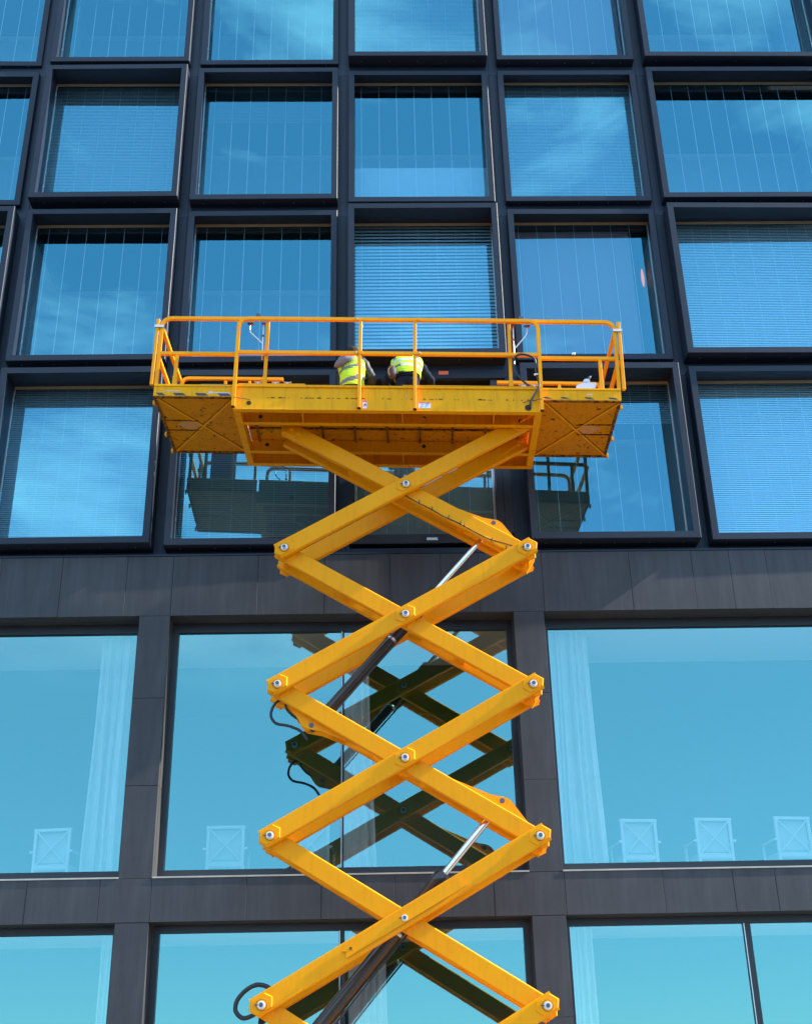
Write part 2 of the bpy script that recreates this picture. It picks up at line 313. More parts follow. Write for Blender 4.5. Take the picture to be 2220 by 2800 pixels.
for r in range(1, 5):
    for c in range(0, 6):
        x0 = X0+(c-1)*PX; bw = BW if c < 5 else 3.633; x1 = x0+bw; z0 = Z0+(4-r)*PZ; z1 = z0+BH
        gx0, gx1, gz0, gz1 = x0+.08, x1-.062, z0+.05, z1-.035
        bare = (r, c) == (4, 3)
        if bare: gx0, gx1, gz0, gz1 = x0+.125, x1-.30, 9.82, z1-.12
        # rear frame = the window itself
        m = MB(); t = .03
        m.mat(BLACKF if bare else CASING)
        m.box((gx0-t, YG-.02, gz0-t), (gx0, YG+.08, gz1+t)); m.box((gx1, YG-.02, gz0-t), (gx1+t, YG+.08, gz1+t)); m.box((gx0, YG-.02, gz0-t), (gx1, YG+.08, gz0)); m.box((gx0, YG-.02, gz1), (gx1, YG+.08, gz1+t))
        lc = Vector(((x0+x1)/2, YG, z0))
        win = wp(m, 'window', None, bld, lc, label=('uncased window with bare drilled mounting plates behind the workers' if bare else None))
        m = MB(); m.box((gx0, YG-.006, gz0), (gx1, YG+.006, gz1)); wp(m, 'glass_pane', GL_UP, win, lc)
        m = MB(); m.box((gx0, YG-.022, gz1-.05), (gx1, YG-.008, gz1)); wp(m, 'head_strip', HEADS, win, lc)
        for bx in (gx0, gx1-.018):
            m = MB(); m.box((bx, YG-.03, gz0), (bx+.018, YG-.008, gz1-.05)); wp(m, 'glazing_bead', BEAD, win, lc)
        # cords
        n = int((gx1-gx0)/.345); k0 = gx0+.16 if c >= 3 else gx0+.20
        cm = MB(); cm.box((-.0038, -.004, 0), (.0038, .004, gz1-gz0)); proto = None
        for k in range(n+1):
            x = k0+k*.345+(.06 if (c == 5 and k > 4) else 0)
            if x > gx1-.03: break
            if proto is None: proto = cm.build('blind_cord', CORD, None, loc=(0, 0, 0)); ob = proto
            else: ob = proto.copy(); COL.objects.link(ob)
            ob.location = (x, YG+.085, gz0); world_child(ob, win)
        # venetian blind
        if (r, c) in BLINDS:
            fr = BLINDS[(r, c)]; pitch = .075 if (r, c) == (3, 3) else .036
            m = MB(); zt = gz1-.02; zb = gz1-(gz1-gz0)*fr; z = zt; wd = pitch*.80 if (r, c) == (3, 3) else pitch*(.98 if fr > .8 and (r, c) != (4, 2) else .7); yb = YG+.055
            while z > zb:
                j = random.uniform(-.0012, .0012)
                m.add([(gx0+.01, yb-.012, z-wd+j), (gx1-.01, yb-.012, z-wd+j), (gx1-.01, yb+.012, z+j), (gx0+.01, yb+.012, z+j)], [(0, 1, 2, 3)])
                z -= pitch
            wp(m, 'blind', SLATW if c == 5 else SLAT, win, lc, kind='stuff', fixn=False)
        if (r, c) in ((3, 4), (1, 4)):
            m = MB(); m.box((gx0+.01, YG+.13, gz0+.02), (gx1-(.34 if r == 3 else .02), YG+.134, gz1-.10)); wp(m, 'room_tone_sheet', MAUVE, win, lc)  # added sheet; its mauve stands in for pinkish light on the room wall
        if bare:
            m = MB(); m.box((gx0+.01, YG+.13, gz0+.02), (gx1-.01, YG+.134, gz1-.02)); wp(m, 'reflection_sheet', DECKTONE, win, lc)  # added sheet; its beige paints in the reflection of the lit deck underside
        if (r, c) == (2, 3):
            m = MB(); m.box((gx0+.01, YG+.13, gz0+.02), (gx1-.01, YG+.134, gz0+1.15)); wp(m, 'room_tone_sheet', PALES, win, lc)  # added sheet; its pale tone stands in for the lighter room wall behind
        # projecting casing, four mitred members
        if not bare:
            D, tx, tz = BOX[(r, c)]
            def fy(x, z):
                u = (x-(x0+x1)/2)/(bw/2); v = (z-(z0+z1)/2)/(BH/2); return (D+tx*u+tz*v)*.9945-17.65
            O4 = [(x0, z0), (x1, z0), (x1, z1), (x0, z1)]; I4 = [(x0+RIM, z0+RIM), (x1-RIM, z0+RIM), (x1-RIM, z1-RIM), (x0+RIM, z1-RIM)]
            G4 = [(gx0, gz0), (gx1, gz0), (gx1, gz1), (gx0, gz1)]
            for i in range(4):
                j = (i+1) % 4; gp = .0035
                def sh(P, Q, amt):
                    d = (Vector((Q[0], 0, Q[1]))-Vector((P[0], 0, P[1]))).normalized()*amt; return (P[0]+d.x, P[1]+d.z)
                a, b = sh(O4[i], O4[j], gp*0.5), sh(O4[j], O4[i], gp*0.5); ci, cj = sh(I4[i], I4[j], gp*0.5), sh(I4[j], I4[i], gp*0.5)
                e, f = sh(G4[i], G4[j], .001), sh(G4[j], G4[i], .001)
                bv = .008
                def P3(p, y): return (p[0], y, p[1])
                def inset(p, q, t_): return (p[0]+(q[0]-p[0])*t_, p[1]+(q[1]-p[1])*t_)
                a2, b2 = inset(a, ci, .07), inset(b, cj, .07)
                V_ = [P3(a, YM), P3(b, YM), P3(b, fy(*b)+bv), P3(a, fy(*a)+bv), P3(a2, fy(*a)), P3(b2, fy(*b)), P3(cj, fy(*cj)), P3(ci, fy(*ci)), P3(f, YG-.022), P3(e, YG-.022)]
                m = MB(); m.add(V_, [(0, 1, 2, 3), (3, 2, 5, 4), (4, 5, 6, 7), (7, 6, 8, 9), (0, 3, 4, 7, 9), (1, 8, 6, 5, 2), (0, 9, 8, 1)])
                wp(m, 'frame_member', CASING, win, lc)
            # drip screws on the underside
            m = MB()
            for q in range(5):
                xx = x0+.25+q*(bw-.5)/4; yy = (fy(xx, z0)+YM)/2; m.cyl((xx, yy, z0-.004), (xx, yy, z0+.002), .009, 8)
            wp(m, 'screw_heads', STEEL, win, lc, kind='stuff')
        else:
            m = MB(); m.box((x0+.03, .16, z1-.07), (x1-.02, .24, z1+.10)); pl = wp(m, 'mounting_plate', CASING, win, lc)
            m = MB()
            for q in range(8):
                xx = x0+.3+q*.3; m.cyl((xx, .158, z1+.015), (xx, .162, z1+.015), .011, 8)
            m.cyl((1.35, .158, z1+.015), (1.35, .162, z1+.015), .009, 8)
            for q in range(8):
                xx = x0+.2+q*.31; m.cyl((xx, .218, 9.72), (xx, .226, 9.72), .011, 8)
            for q in range(6):
                zz = 10.1+q*.5; m.cyl((x1-.22, .198, zz), (x1-.22, .206, zz), .012, 8); m.cyl((x0+.05, .198, zz), (x0+.05, .206, zz), .012, 8)
            wp(m, 'drill_holes', INK, win, lc, kind='stuff')
            m = MB(); m.box((1.04, .153, z1-.0), (1.21, .158, z1+.07)); wp(m, 'orange_tape', mat('orange_tape', (.85, .16, .06), rough=.5), win, lc, label='orange tape strip on the drilled plate')
            m = MB(); m.box((x0+.02, .225, 9.64), (x1-.05, .30, 9.80)); wp(m, 'mounting_plate', BLACKF, win, lc)
            m = MB(); m.box((.76, .219, 9.69), (.94, .224, 9.735)); wp(m, 'small_label', WHITE, win, lc)
            for pa, pb, py in ((x1-.27, x1-.16, .205), (x1-.155, x1+.03, .215), (x0, x0+.092, .205)):
                m = MB(); m.box((pa, py, 9.8), (pb, .38, z1-.07)); wp(m, 'side_plate', BLACKF, win, lc)
            for pa in (gx1+.004, gx0-.022):
                m = MB(); m.box((pa, .33, 9.83), (pa+.018, .36, gz1)); wp(m, 'steel_edge', STEEL, win, lc)
# mullion panels between the boxes (vertical) and spandrel strips (horizontal), each its own piece
zb_all = 9.40
for c in range(0, 7):
    xa = X0+(c-1)*PX-(PX-BW)-.02; xb = X0+(c-1)*PX+.02
    if c == 6: xa = X0+4*PX+3.633-.02; xb = xa+.24
    for r in range(1, 5):
        za = Z0+(4-r)*PZ+BH-.03-PZ; zt = za+PZ-.006
        if r == 4: za = zb_all
        if r == 1: zt = Z0+3*PZ+BH+.3
        m = MB(); m.box((xa, YM, za), (xb, YM+.1, zt)); m.box((xa+.07, YM-.012, za), (xb-.07, YM-.0005, zt)); wp(m, 'mullion_panel', MULL, bld, ((xa+xb)/2, YM, za))
for r in range(0, 5):
    za = Z0+(4-r)*PZ-(PZ-BH)-.02 if r < 4 else 9.40
    for c in range(0, 6):
        xa = X0+(c-1)*PX+.022; xb = xa+(BW if c < 5 else 3.633)-.044; zt = za+(PZ-BH)+.04 if r < 4 else Z0+.03
        if r == 0: za = Z0+3*PZ+BH-.02; zt = za+.5
        m = MB(); m.box((xa, YM+.006, za), (xb, YM+.1, zt)); wp(m, 'spandrel_strip', MULL, bld, ((xa+xb)/2, YM, za))
# metal flashing over the stone band
m = MB(); m.box((-9.6, -.012, 9.362), (9.2, YM, 9.385)); m.box((-9.6, .06, 9.385), (9.2, YM-.003, 9.42)); wp(m, 'flashing', MULL, bld, (0, 0, 9.36))
# stone cladding
SE = [-9.6, -8.46, -7.75, -6.9, -5.9, -4.95, -3.94, -3.225, -1.9, -.86, .16, .95, 1.55, 2.545, 3.93, 4.92, 5.52, 6.10, 7.2, 8.3, 9.2]
def slab(x0, x1, z0, z1, y0=0., y1=.12, g=.0024, j=True):
    m = MB(); dy = random.uniform(0, .0025) if j else 0; c = .002
    a, b, e, f = x0+g, x1-g, z0+g, z1-g
    m.add([(a, y0+c+dy, e), (b, y0+c+dy, e), (b, y0+c+dy, f), (a, y0+c+dy, f), (a+c, y0+dy, e+c), (b-c, y0+dy, e+c), (b-c, y0+dy, f-c), (a+c, y0+dy, f-c), (a, y1, e), (b, y1, e), (b, y1, f), (a, y1, f)],
          [(4, 5, 6, 7), (0, 1, 5, 4), (1, 2, 6, 5), (2, 3, 7, 6), (3, 0, 4, 7), (0, 8, 9, 1), (1, 9, 10, 2), (2, 10, 11, 3), (3, 11, 8, 0), (8, 11, 10, 9)])
    return wp(m, 'cladding_panel', STONE, bld, ((x0+x1)/2, y0, z0))
for za, zb in ((8.363, 9.360), (3.86, 4.448)):
    for a, b in zip(SE[:-1], SE[1:]): slab(a, b, za, zb)
m = MB(); m.box((-9.6, .03, 8.37), (9.2, .40, 9.36)); m.box((-9.6, .03, 3.867), (9.2, .34, 4.441)); wp(m, 'backing_wall', JOINT, bld, (0, .1, 3.9))
PIL = [(-9.45, -8.982), (-3.693, -3.225), (2.057, 2.529), (7.81, 8.28)]
RV = .36   # reveal depth
for a, b in PIL:
    for zs in ((.12, 1.3, 2.55, 3.86), (4.448, 5.752, 7.058, 8.363)):
        for z0, z1 in zip(zs[:-1], zs[1:]):
            slab(a, b, z0, z1)
            for xx, sgn in ((a, 1), (b, -1)):       # side reveal slabs
                m = MB(); m.box((xx, .1235, z0+.0035), (xx+sgn*.05, RV, z1-.0035)); wp(m, 'reveal_panel', STONE, bld, (xx, .2, z0))
        m = MB(); m.box((a+.055, .125, zs[0]), (b-.055, RV+.1, zs[-1])); wp(m, 'backing_wall', JOINT, bld, ((a+b)/2, .2, zs[0]))
# openings between pilasters: sill, soffit, window frame, glass
YL = .43
for i in range(3):
    xa, xb = PIL[i][1], PIL[i+1][0]
    for lvl, (za, zb, ft, fb) in enumerate(((4.448, 8.363, .143, .167), (.12, 3.86, .103, .16))):
        lc = Vector(((xa+xb)/2, YL, za))
        m = MB(); m.box((xa, .124, zb+.004), (xb, YL-.06, zb+.05)); wp(m, 'soffit_panel', STONE, bld, ((xa+xb)/2, .2, zb))
        xs = [xa+(xb-xa)*k/4 for k in range(5)]
        for p, q in zip(xs[:-1], xs[1:]):
            m = MB(); m.box((p+.002, -.012, za+.0005), (q-.002, YL-.06, za+.022)); wp(m, 'sill_slab', SILL, bld, ((p+q)/2, .1, za))
        f = .088; m = MB()
        za2 = za+.023
        m.box((xa, YL-.06, za2), (xa+f, YL+.06, zb)); m.box((xb-f, YL-.06, za2), (xb, YL+.06, zb)); m.box((xa+f, YL-.06, zb-ft), (xb-f, YL+.06, zb)); m.box((xa+f, YL-.06, za2), (xb-f, YL+.06, za+fb))
        win = wp(m, 'shop_window', BLACKF, bld, lc)
        if i == 1: mull = [(-.588, .045 if lvl == 0 else .08)]
        elif i == 2 and lvl == 1: mull = [(5.135, .105)]
        else: mull = []
        xs = [xa+f]
        for mxp, w in mull:
            m = MB(); m.box((mxp-w/2, YL-.035, za+fb), (mxp+w/2, YL+.05, zb-ft)); wp(m, 'mullion', BLACKF, win, lc)
            m = MB(); m.box((mxp-w/2+.006, YL-.045, za+fb), (mxp-w/2+.018, YL-.036, zb-ft)); wp(m, 'mullion_seal', STEEL, win, lc)
            xs += [mxp-w/2, mxp+w/2]
        xs.append(xb-f)
        for p, q in zip(xs[0::2], xs[1::2]):
            m = MB(); m.box((p, YL-.006, za+fb), (q, YL+.006, zb-ft)); wp(m, 'glass_pane', GL_LO, win, lc)
# rooms behind the glass
def room(z0, z1, yc, ceil_near, far, wallmat, depth=7.0):
    m = MB(); m.mat(CARPET).box((-9.6, .62, z0-.25), (9.2, depth, z0)); wp(m, 'floor_slab', None, bld, (0, 2, z0))
    m = MB(); m.mat(ceil_near).box((-9.6, .56, z1), (9.2, yc, z1+.12)); wp(m, 'ceiling', None, bld, (0, 2, z1))
    return m
for (z0, z1) in ((.12, 3.80), (4.45, 8.30)):
    room(z0, z1, 2.36, PLAST, None, DARKW)
    m = MB(); m.mat(DARKW).box((-9.6, 7.0, z0), (9.2, 7.1, z1+.62)); m.box((-9.7, .6, z0), (-9.6, 7.1, z1+.62)); m.box((9.2, .6, z0), (9.3, 7.1, z1+.62)); m.mat(DARKW).box((-9.6, 2.37, z1+.5), (9.2, 7.0, z1+.60)); wp(m, 'room_wall', None, bld, (0, 7, z0))
for r in range(1, 5):
    z0 = Z0+(4-r)*PZ-.02; z1 = z0+BH-.04
    room(z0, z1, 4.6, DARKW, None, GREYW, 4.6)
    m = MB(); m.mat(GREYW).box((-9.6, 2.45, z0), (9.2, 2.5, z1-.09)); m.mat(PLAST).box((-9.6, 2.38, z1-.09), (9.2, 2.5, z1-.005)); wp(m, 'room_wall', None, bld, (0, 2.4, z0))
    for c in range(0, 7):
        xx = X0+(c-1)*PX-.1 if c < 6 else 9.0
        m = MB(); m.box((xx-.05, .56, z0+.001), (xx+.05, 2.449, z1-.001)); wp(m, 'partition', GREYW if (r, c) != (3, 5) else PLAST, bld, (xx, 1.5, z0))
m = MB(); m.box((-9.6, .45, Z0+3*PZ+BH+.02), (9.2, 4.6, Z0+3*PZ+BH+.5)); wp(m, 'roof_slab', DARKW, bld, (0, 2, 23))
# wall lamp glowing behind the purple pane
lm = empty('wall_lamp', (5.02, 1.15, 15.5), 'small warm glowing wall lamp seen through the grey purple pane', 'lamp')
m = MB(); m.tube([(0, 0, -.20), (0, 0, -.12), (0, 0, 0), (0, 0, .12), (0, 0, .20)], [.01, .022, .03, .022, .01], 14); m.build('lamp_shade', LAMP, lm)
m = MB(); m.box((.05, -.03, -.03), (.15, .03, .03)); m.build('wall_bracket', STEEL, lm)
# curtains
def curtain(x0, x1, z0, z1, label, drift=.0):
    n = int((x1-x0)/.012)+2; top = []; bot = []
    m = MB(); ph = random.uniform(0, 6); rows = 6; R_ = []
    for k in range(rows+1):
        t = k/rows; row = []
        for i in range(n):
            s = i/(n-1); x = x0+(x1-x0)*s+drift*t*s+.018*t*math.sin(s*11+ph)+.012*math.sin(t*5+s*3); w = .040*math.sin(s*(x1-x0)*44+ph+1.6*math.sin(s*7+ph)+.5*math.sin(s*9+t*1.6))+.030*math.sin(s*(x1-x0)*19+ph*2+t*1.3)+.012*math.sin(s*(x1-x0)*97+t*2)
            row.append((x, w*(.7+.5*t), z1-z0-(z1-z0)*t))
        R_.append(row)
    V_ = [q for row in R_ for q in row]; F_ = [(k*n+i, k*n+i+1, (k+1)*n+i+1, (k+1)*n+i) for k in range(rows) for i in range(n-1)]
    m.add([(x-(x0+x1)/2, y, z) for x, y, z in V_], F_, True)
    o = m.build('curtain', CURT, None, loc=(0, 0, 0), fixn=False); o.location = ((x0+x1)/2, .76, z0)
    tag(o, label, 'curtain', 'sheer white curtains behind the big panes')
curtain(-4.40, -3.80, 4.47, 8.28, 'sheer white curtain at the right edge of the left upper big pane', .05)
curtain(-.58, -.20, 4.47, 8.28, 'sheer white curtain beside the thin mullion, glimpsed between the scissor arms', .12)
curtain(2.60, 3.29, 4.47, 8.28, 'wide sheer white curtain at the left edge of the pane with three chairs', .04)
curtain(-4.02, -3.80, .14, 3.78, 'narrow sheer curtain strip in the bottom left pane', -.0)
curtain(-.52, .02, .14, 3.78, 'sheer white curtain low behind the black hydraulic cylinder', .1)
curtain(2.60, 3.0, .14, 3.78, 'sheer white curtain in the bottom right pane beside the stone pier', .05)
# chairs
def make_chair(label):
    t = empty('armchair', (0, 0, 0), label, 'chair', 'white cross back chairs inside the upper big panes')
    m = MB(); m.box((-.29, -.02, .36), (.29, .50, .47), .02); m.build('seat', CHAIRS, t)
    m = MB(); m.box((-.27, .035, .48), (.27, .10, .97), .02); m.build('backrest', CHAIRS, t)
    m = MB(); m.beam((-.29, 0, .30), (-.29, -.03, 1.0), .05, .05, .004, up=(0, 1, 0)); m.beam((.29, 0, .30), (.29, -.03, 1.0), .05, .05, .004, up=(0, 1, 0)); m.beam((-.32, -.03, .99), (.32, -.03, .99), .06, .05); m.beam((-.29, -.005, .42), (.29, -.005, .42), .04, .05)
    m.build('back_frame', CHAIRW, t)
    m = MB(); m.beam((-.28, -.012, .44), (.28, -.04, .98), .02, .026); m.build('cross_brace', CHAIRW, t)
    m = MB(); m.beam((.28, -.012, .44), (-.28, -.04, .98), .024, .026); m.build('cross_brace', CHAIRW, t)
    for s in (-1, 1):
        m = MB(); m.beam((s*.34, -.05, .66), (s*.36, .45, .64), .05, .035, .008); m.beam((s*.35, .43, .36), (s*.355, .43, .64), .04, .04, up=(0, 1, 0)); m.build('armrest', CHAIRW, t)
        for y in (.02, .46):
            m = MB(); m.beam((s*.27, y, 0), (s*.27, y, .37), .045, .045, up=(0, 1, 0)); m.build('leg', CHAIRW, t)
    return t
cl = [(-5.03, 'white cross back chair alone behind the upper left big pane'), (-2.40, 'white cross back chair in the centre bay, clear left of the scissor arms'), (-1.10, 'white cross back chair mostly hidden by the lower left scissor arm'),
(3.94, 'white cross back chair nearest the wide curtain in the right bay'), (5.10, 'white cross back chair standing middle of three in the right bay'), (6.33, 'white cross back chair cut off by the right edge of the photo')]
ch0 = make_chair(cl[0][1])
for i, (x, lab) in enumerate(cl):
    o = ch0 if i == 0 else copy_tree(ch0); o['label'] = lab; o.scale = (.92, .92, .97); o.location = (x, 1.42, 4.452); o.rotation_euler = (0, 0, random.uniform(-.14, .14))
# ------------------------------------------------------------------ scissor lift
ya, la = math.radians(1.5), math.radians(1.25)
Yv = Vector((math.sin(ya), math.cos(ya), 0)); Xv = Vector((math.cos(ya), -math.sin(ya), 0)); Zv = Vector((0, 0, 1))
Uv = Xv*math.cos(la)-Zv*math.sin(la); Vv = Zv*math.cos(la)+Xv*math.sin(la)
OL = Vector((.3863, 15.5502-17.65, 8.1687+1.6))
BASEW = .875; BASEV = -9.72
LM = Matrix((Uv, Yv, Vv)).transposed().to_4x4(); LM.translation = OL+Yv*BASEW+Vv*BASEV
lift = empty('scissor_lift', (0, 0, 0), 'yellow scissor lift raised high with a long railed deck carrying two workers', 'scissor lift')
lift.matrix_world = LM
BO = Vector((0, BASEW, BASEV))
def lp(m, name, material=None, parent=None, **k):
    """part of the lift; geometry in (u along, w depth, v up) with the top pivot as origin"""
    for i, v in enumerate(m.v): m.v[i] = v-BO
    return m.build(name, material, parent or lift, **k)
def DV(u, v): return v-.0158*(u+.28)
def deckxf(v): return v+Vector((0, 0, -.0158*(v.x+.28)))
class DB(MB):
    """mesh in deck coordinates, which slope a little"""
    def build(s, *a, **k):
        s.v = [v+Vector((0, 0, -.0158*(v.x+.28))) for v in s.v]; return MB.build(s, *a, **k)
# --- arms
ANG = math.atan2(1.02, 1.745); CA, SA = math.cos(ANG), math.sin(ANG); HL = math.hypot(1.745, 1.02)
def ring_hex(k, sgn, s, w, a=.165, b=.098, cut=.06):
    """hexagonal doubler plate around a pin, in arm coordinates"""
    pts = [(-a, 0-b*.15), (-a+cut, -b), (a-cut, -b), (a, b*.1), (a-cut*1.1, b), (-a+cut*1.1, b)]
    return pts
def arm(k, sgn, w0, w1, front):
    """sgn=+1 rises to the right; k = level below the top pivot"""
    cv = -2.04*k; d = Vector((CA, 0, SA*sgn)); nrm = Vector((-SA*sgn, 0, CA)); c = Vector((0, (w0+w1)/2, cv))
    off = .012 if sgn > 0 else -.012
    m = MB(); e = HL+.11
    m.beam(c-d*e+nrm*off, c+d*e+nrm*off, w1-w0, .245, .014, up=tuple(nrm))
    # weld bead along the lower edge and a long press line
    wf = w0 if True else w1
    a = lp(m, 'scissor_arm', ORANGE)
    for s in (-HL, 0, HL):
        if k == 3 and s == 0 and sgn > 0: continue
        for wface, dirn in ((w0, -1), (w1, 1)):
            if (front and dirn > 0) or (not front and dirn < 0): continue
            P = ring_hex(k, sgn, s, wface)
            fl = -1 if s > 0 else 1
            m = MB(); poly = []
            for (x, y) in P:
                q = c+d*(s+x*fl*(1 if abs(s) > .1 else 1))+nrm*(y+off); poly.append(Vector((q.x, wface+dirn*.0006, q.z)))
            cen = sum(poly, Vector())/len(poly); top = [cen+(q-cen)*.90+Vector((0, dirn*.017, 0)) for q in poly]; n6 = len(poly)
            m.add(poly+top, [tuple(range(n6-1, -1, -1)), tuple(range(n6, 2*n6))]+[(i, (i+1) % n6, (i+1) % n6+n6, i+n6) for i in range(n6)]); lp(m, 'pivot_plate', ORANGE, a)
        if not front:
            pass
    return a
def pin(u, v, w0, w1, face, name='pivot_pin', par=None, rr=1.0):
    """bolt head with washer standing on the outer face"""
    s = -1 if face == 'front' else 1; w = w0 if face == 'front' else w1; w += s*.018
    m = MB(); m.mat(GREASE).cyl((u, w+s*.0005, v), (u, w+s*.0025, v), .070*rr, 24); m.mat(ORANGE).cyl((u, w, v), (u, w+s*.012, v), .060*rr, 24)
    m.mat(BOLTW).cyl((u, w+s*.012, v), (u, w+s*.022, v), .047*rr, 24); m.mat(STEEL).cyl((u, w+s*.022, v), (u, w+s*.052, v), .034*rr, 20); m.mat(DARKPIN).cyl((u, w+s*.052, v), (u, w+s*.056, v), .026*rr, 18)
    m.mat(DARKPIN).box((u-.085*rr, w+s*.014, v-.006), (u-.04*rr, w+s*.024, v+.006))
    lp(m, name, None, par)
WF1, WF2, WB1, WB2 = (.50, .60), (.64, .74), (1.01, 1.11), (1.15, 1.25)
NL = 5
for k in range(NL):
    for sgn, (w0, w1), fr in ((1, WF1, True), (-1, WF2, True), (-1, WB1, False), (1, WB2, False)):
        arm(k, sgn, w0, w1, fr if sgn > 0 else fr)
    pin(0, -2.04*k, WF1[0], WF1[1], 'front', rr=1.0 if k != 3 else .82); pin(0, -2.04*k, WB2[0], WB2[1], 'back')
    m = MB(); m.cyl((0, WF1[1], -2.04*k), (0, WB2[0], -2.04*k), .036, 18); m.cyl((0, WF1[1]+.002, -2.04*k), (0, WF2[0]-.002, -2.04*k), .075, 24); m.cyl((0, WB1[1]+.002, -2.04*k), (0, WB2[0]-.002, -2.04*k), .075, 24)
    lp(m, 'pivot_shaft', ORANGE)
    for s in (-1, 1):
        for vv in ((-1.02,) if k < NL else ()):
            u, v = s*1.745, -2.04*k+vv
            pin(u, v, WF1[0], WF1[1], 'front'); pin(u, v, WB2[0], WB2[1], 'back')
            m = MB(); m.cyl((u, WF1[1], v), (u, WB2[0], v), .036, 18); m.cyl((u, WF1[1]+.002, v), (u, WF2[0]-.002, v), .075, 24); m.cyl((u, WB1[1]+.002, v), (u, WB2[0]-.002, v), .075, 24)
            lp(m, 'pivot_shaft', ORANGE)
            m = MB(); m.beam((u-s*.02, WF2[1]+.002, v), (u-s*.02, WB1[0]-.002, v), .085, .10, .01, up=(0, 0, 1)); m.prism([(u+s*.035, WF2[1]+.03, v-.09), (u+s*.05, WB1[0]-.03, v-.12), (u+s*.05, WB1[0]-.03, v-.03), (u+s*.035, WF2[1]+.03, v+.0)], (-s*.02, 0, 0))
            lp(m, 'cross_tie', ORANGE)
# cross members tying the inner arms of each level
for k in range(NL):
    for s_ in (-.95, .95):
        c = Vector((CA*s_, 0, -SA*s_-2.04*k)); m = MB(); m.beam((c.x, WF2[1]+.001, c.z), (c.x, WB1[0]-.001, c.z), .10, .14, .01, up=(SA, 0, CA)); lp(m, 'cross_member', ORANGE)
# top shoes of the arms under the deck
for s in (-1, 1):
    for w0, w1 in ((WF1 if s > 0 else WF2), (WB2 if s > 0 else WB1)):
        m = MB(); u = s*1.745; v = 1.02; m.cyl((u, w0-.07, v), (u, w0-.018, v), .036, 20); m.cyl((u, w1+.0005, v), (u, w1+.05, v), .045, 18); lp(m, 'slide_pin', ORANGE)
# ears (lifting lugs) for the hydraulic cylinders
def ear(k, side):
    cv = -2.04*k; d = Vector((CA, 0, -SA)); nrm = Vector((SA, 0, CA)); q = side
    prof = [(.45, .10), (1.20, .205), (1.40, .275), (1.47, .27), (1.86, .10)]
    for (wa, wb), vis in (((.742, .762), True), ((.988, 1.008), False)):
        m = MB(); poly = []
        for (s, p) in prof+[(1.86, -.06), (.45, -.06)]:
            P = d*(s*q)+nrm*(p*q)+Vector((0, wa, cv)); poly.append(P)
        m.prism(poly, (0, wb-wa, 0)); e = lp(m, 'cylinder_lug', ORANGE)
        hp = d*(1.37*q)+nrm*(.205*q)+Vector((0, wa, cv))
        m = MB(); m.cyl((hp.x, wa-.006, hp.z), (hp.x, wb+.006, hp.z), .034, 18); lp(m, 'lug_pin', DARKPIN, e)
    return d*(1.37*q)+nrm*(.205*q)+Vector((0, .875, cv))
def cylinder(a, b, joint, rr, br, lab):
    """a = rod end (top), b = barrel end, joint = fraction where the barrel starts"""
    d = (b-a); j = a+d*joint; n_ = d.normalized()
    cyl_ = bpy.data.objects.new('hydraulic_cylinder', None); COL.objects.link(cyl_); cyl_.parent = lift
    m = MB(); m.cyl(a+n_*.05, j+n_*.3, rr, 28); lp(m, 'rod', CHROME, cyl_)
    m = MB(); m.tube([j, j+n_*.02, j+n_*.16, j+n_*.165, b-n_*.1, b], [br*.72, br*1.06, br*1.06, br*.97, br*.97, br*.8], 28, caps=True); lp(m, 'barrel', BARREL, cyl_)
    m = MB(); m.tube([j+n_*.95, j+n_*.955, j+n_*.985, j+n_*.99], [br*.98, br*1.04, br*1.04, br*.98], 28); lp(m, 'barrel_band', STEEL, cyl_)
    m = MB(); m.cyl((a.x, .78, a.z), (a.x, .97, a.z), .07, 20); lp(m, 'rod_eye', STEEL, cyl_)
    side = Vector((-n_.z, 0, n_.x)); pts = [j+n_*.12+side*(br+.01)+Vector((0, -.05, 0)), j+n_*.35+side*(br+.035)+Vector((0, -.05, 0)), j+n_*1.1+side*(br+.018)+Vector((0, -.05, 0)), b-n_*.25+side*(br+.02)+Vector((0, -.05, 0))]
    m = MB(); m.tube(smooth_path(pts), .013, 8); lp(m, 'hydraulic_pipe', RUBBER, cyl_)
    return cyl_
e1 = ear(0, 1); e2 = ear(2, -1); e3 = ear(2, 1); e4 = ear(4, -1)
cylinder(e1, e2, .335, .040, .078, 1); cylinder(e3, e4, .30, .046, .105, 2)
# safety prop strap on the fourth crossing
def armpt(s, p, k, sgn, w): return Vector((CA*s-SA*sgn*p, w, -2.04*k+SA*sgn*s+CA*p))
prof = [(-.86, .075), (.80, .075), (.86, .045), (.835, .02), (.86, -.005), (.87, -.04), (.80, -.05), (-.80, -.05), (-.87, -.045), (-.835, .0), (-.835, .025), (-.88, .05)]
m = MB(); m.prism([armpt(s, p, 3, 1, .488) for s, p in prof], (0, -.016, 0)); o = lp(m, 'safety_prop', ORANGE)
m = MB(); c_ = armpt(-.76, .02, 3, 1, .472); m.cyl(tuple(c_), (c_.x, c_.y-.03, c_.z), .018, 12); lp(m, 'locking_pin', RUSTY, o)
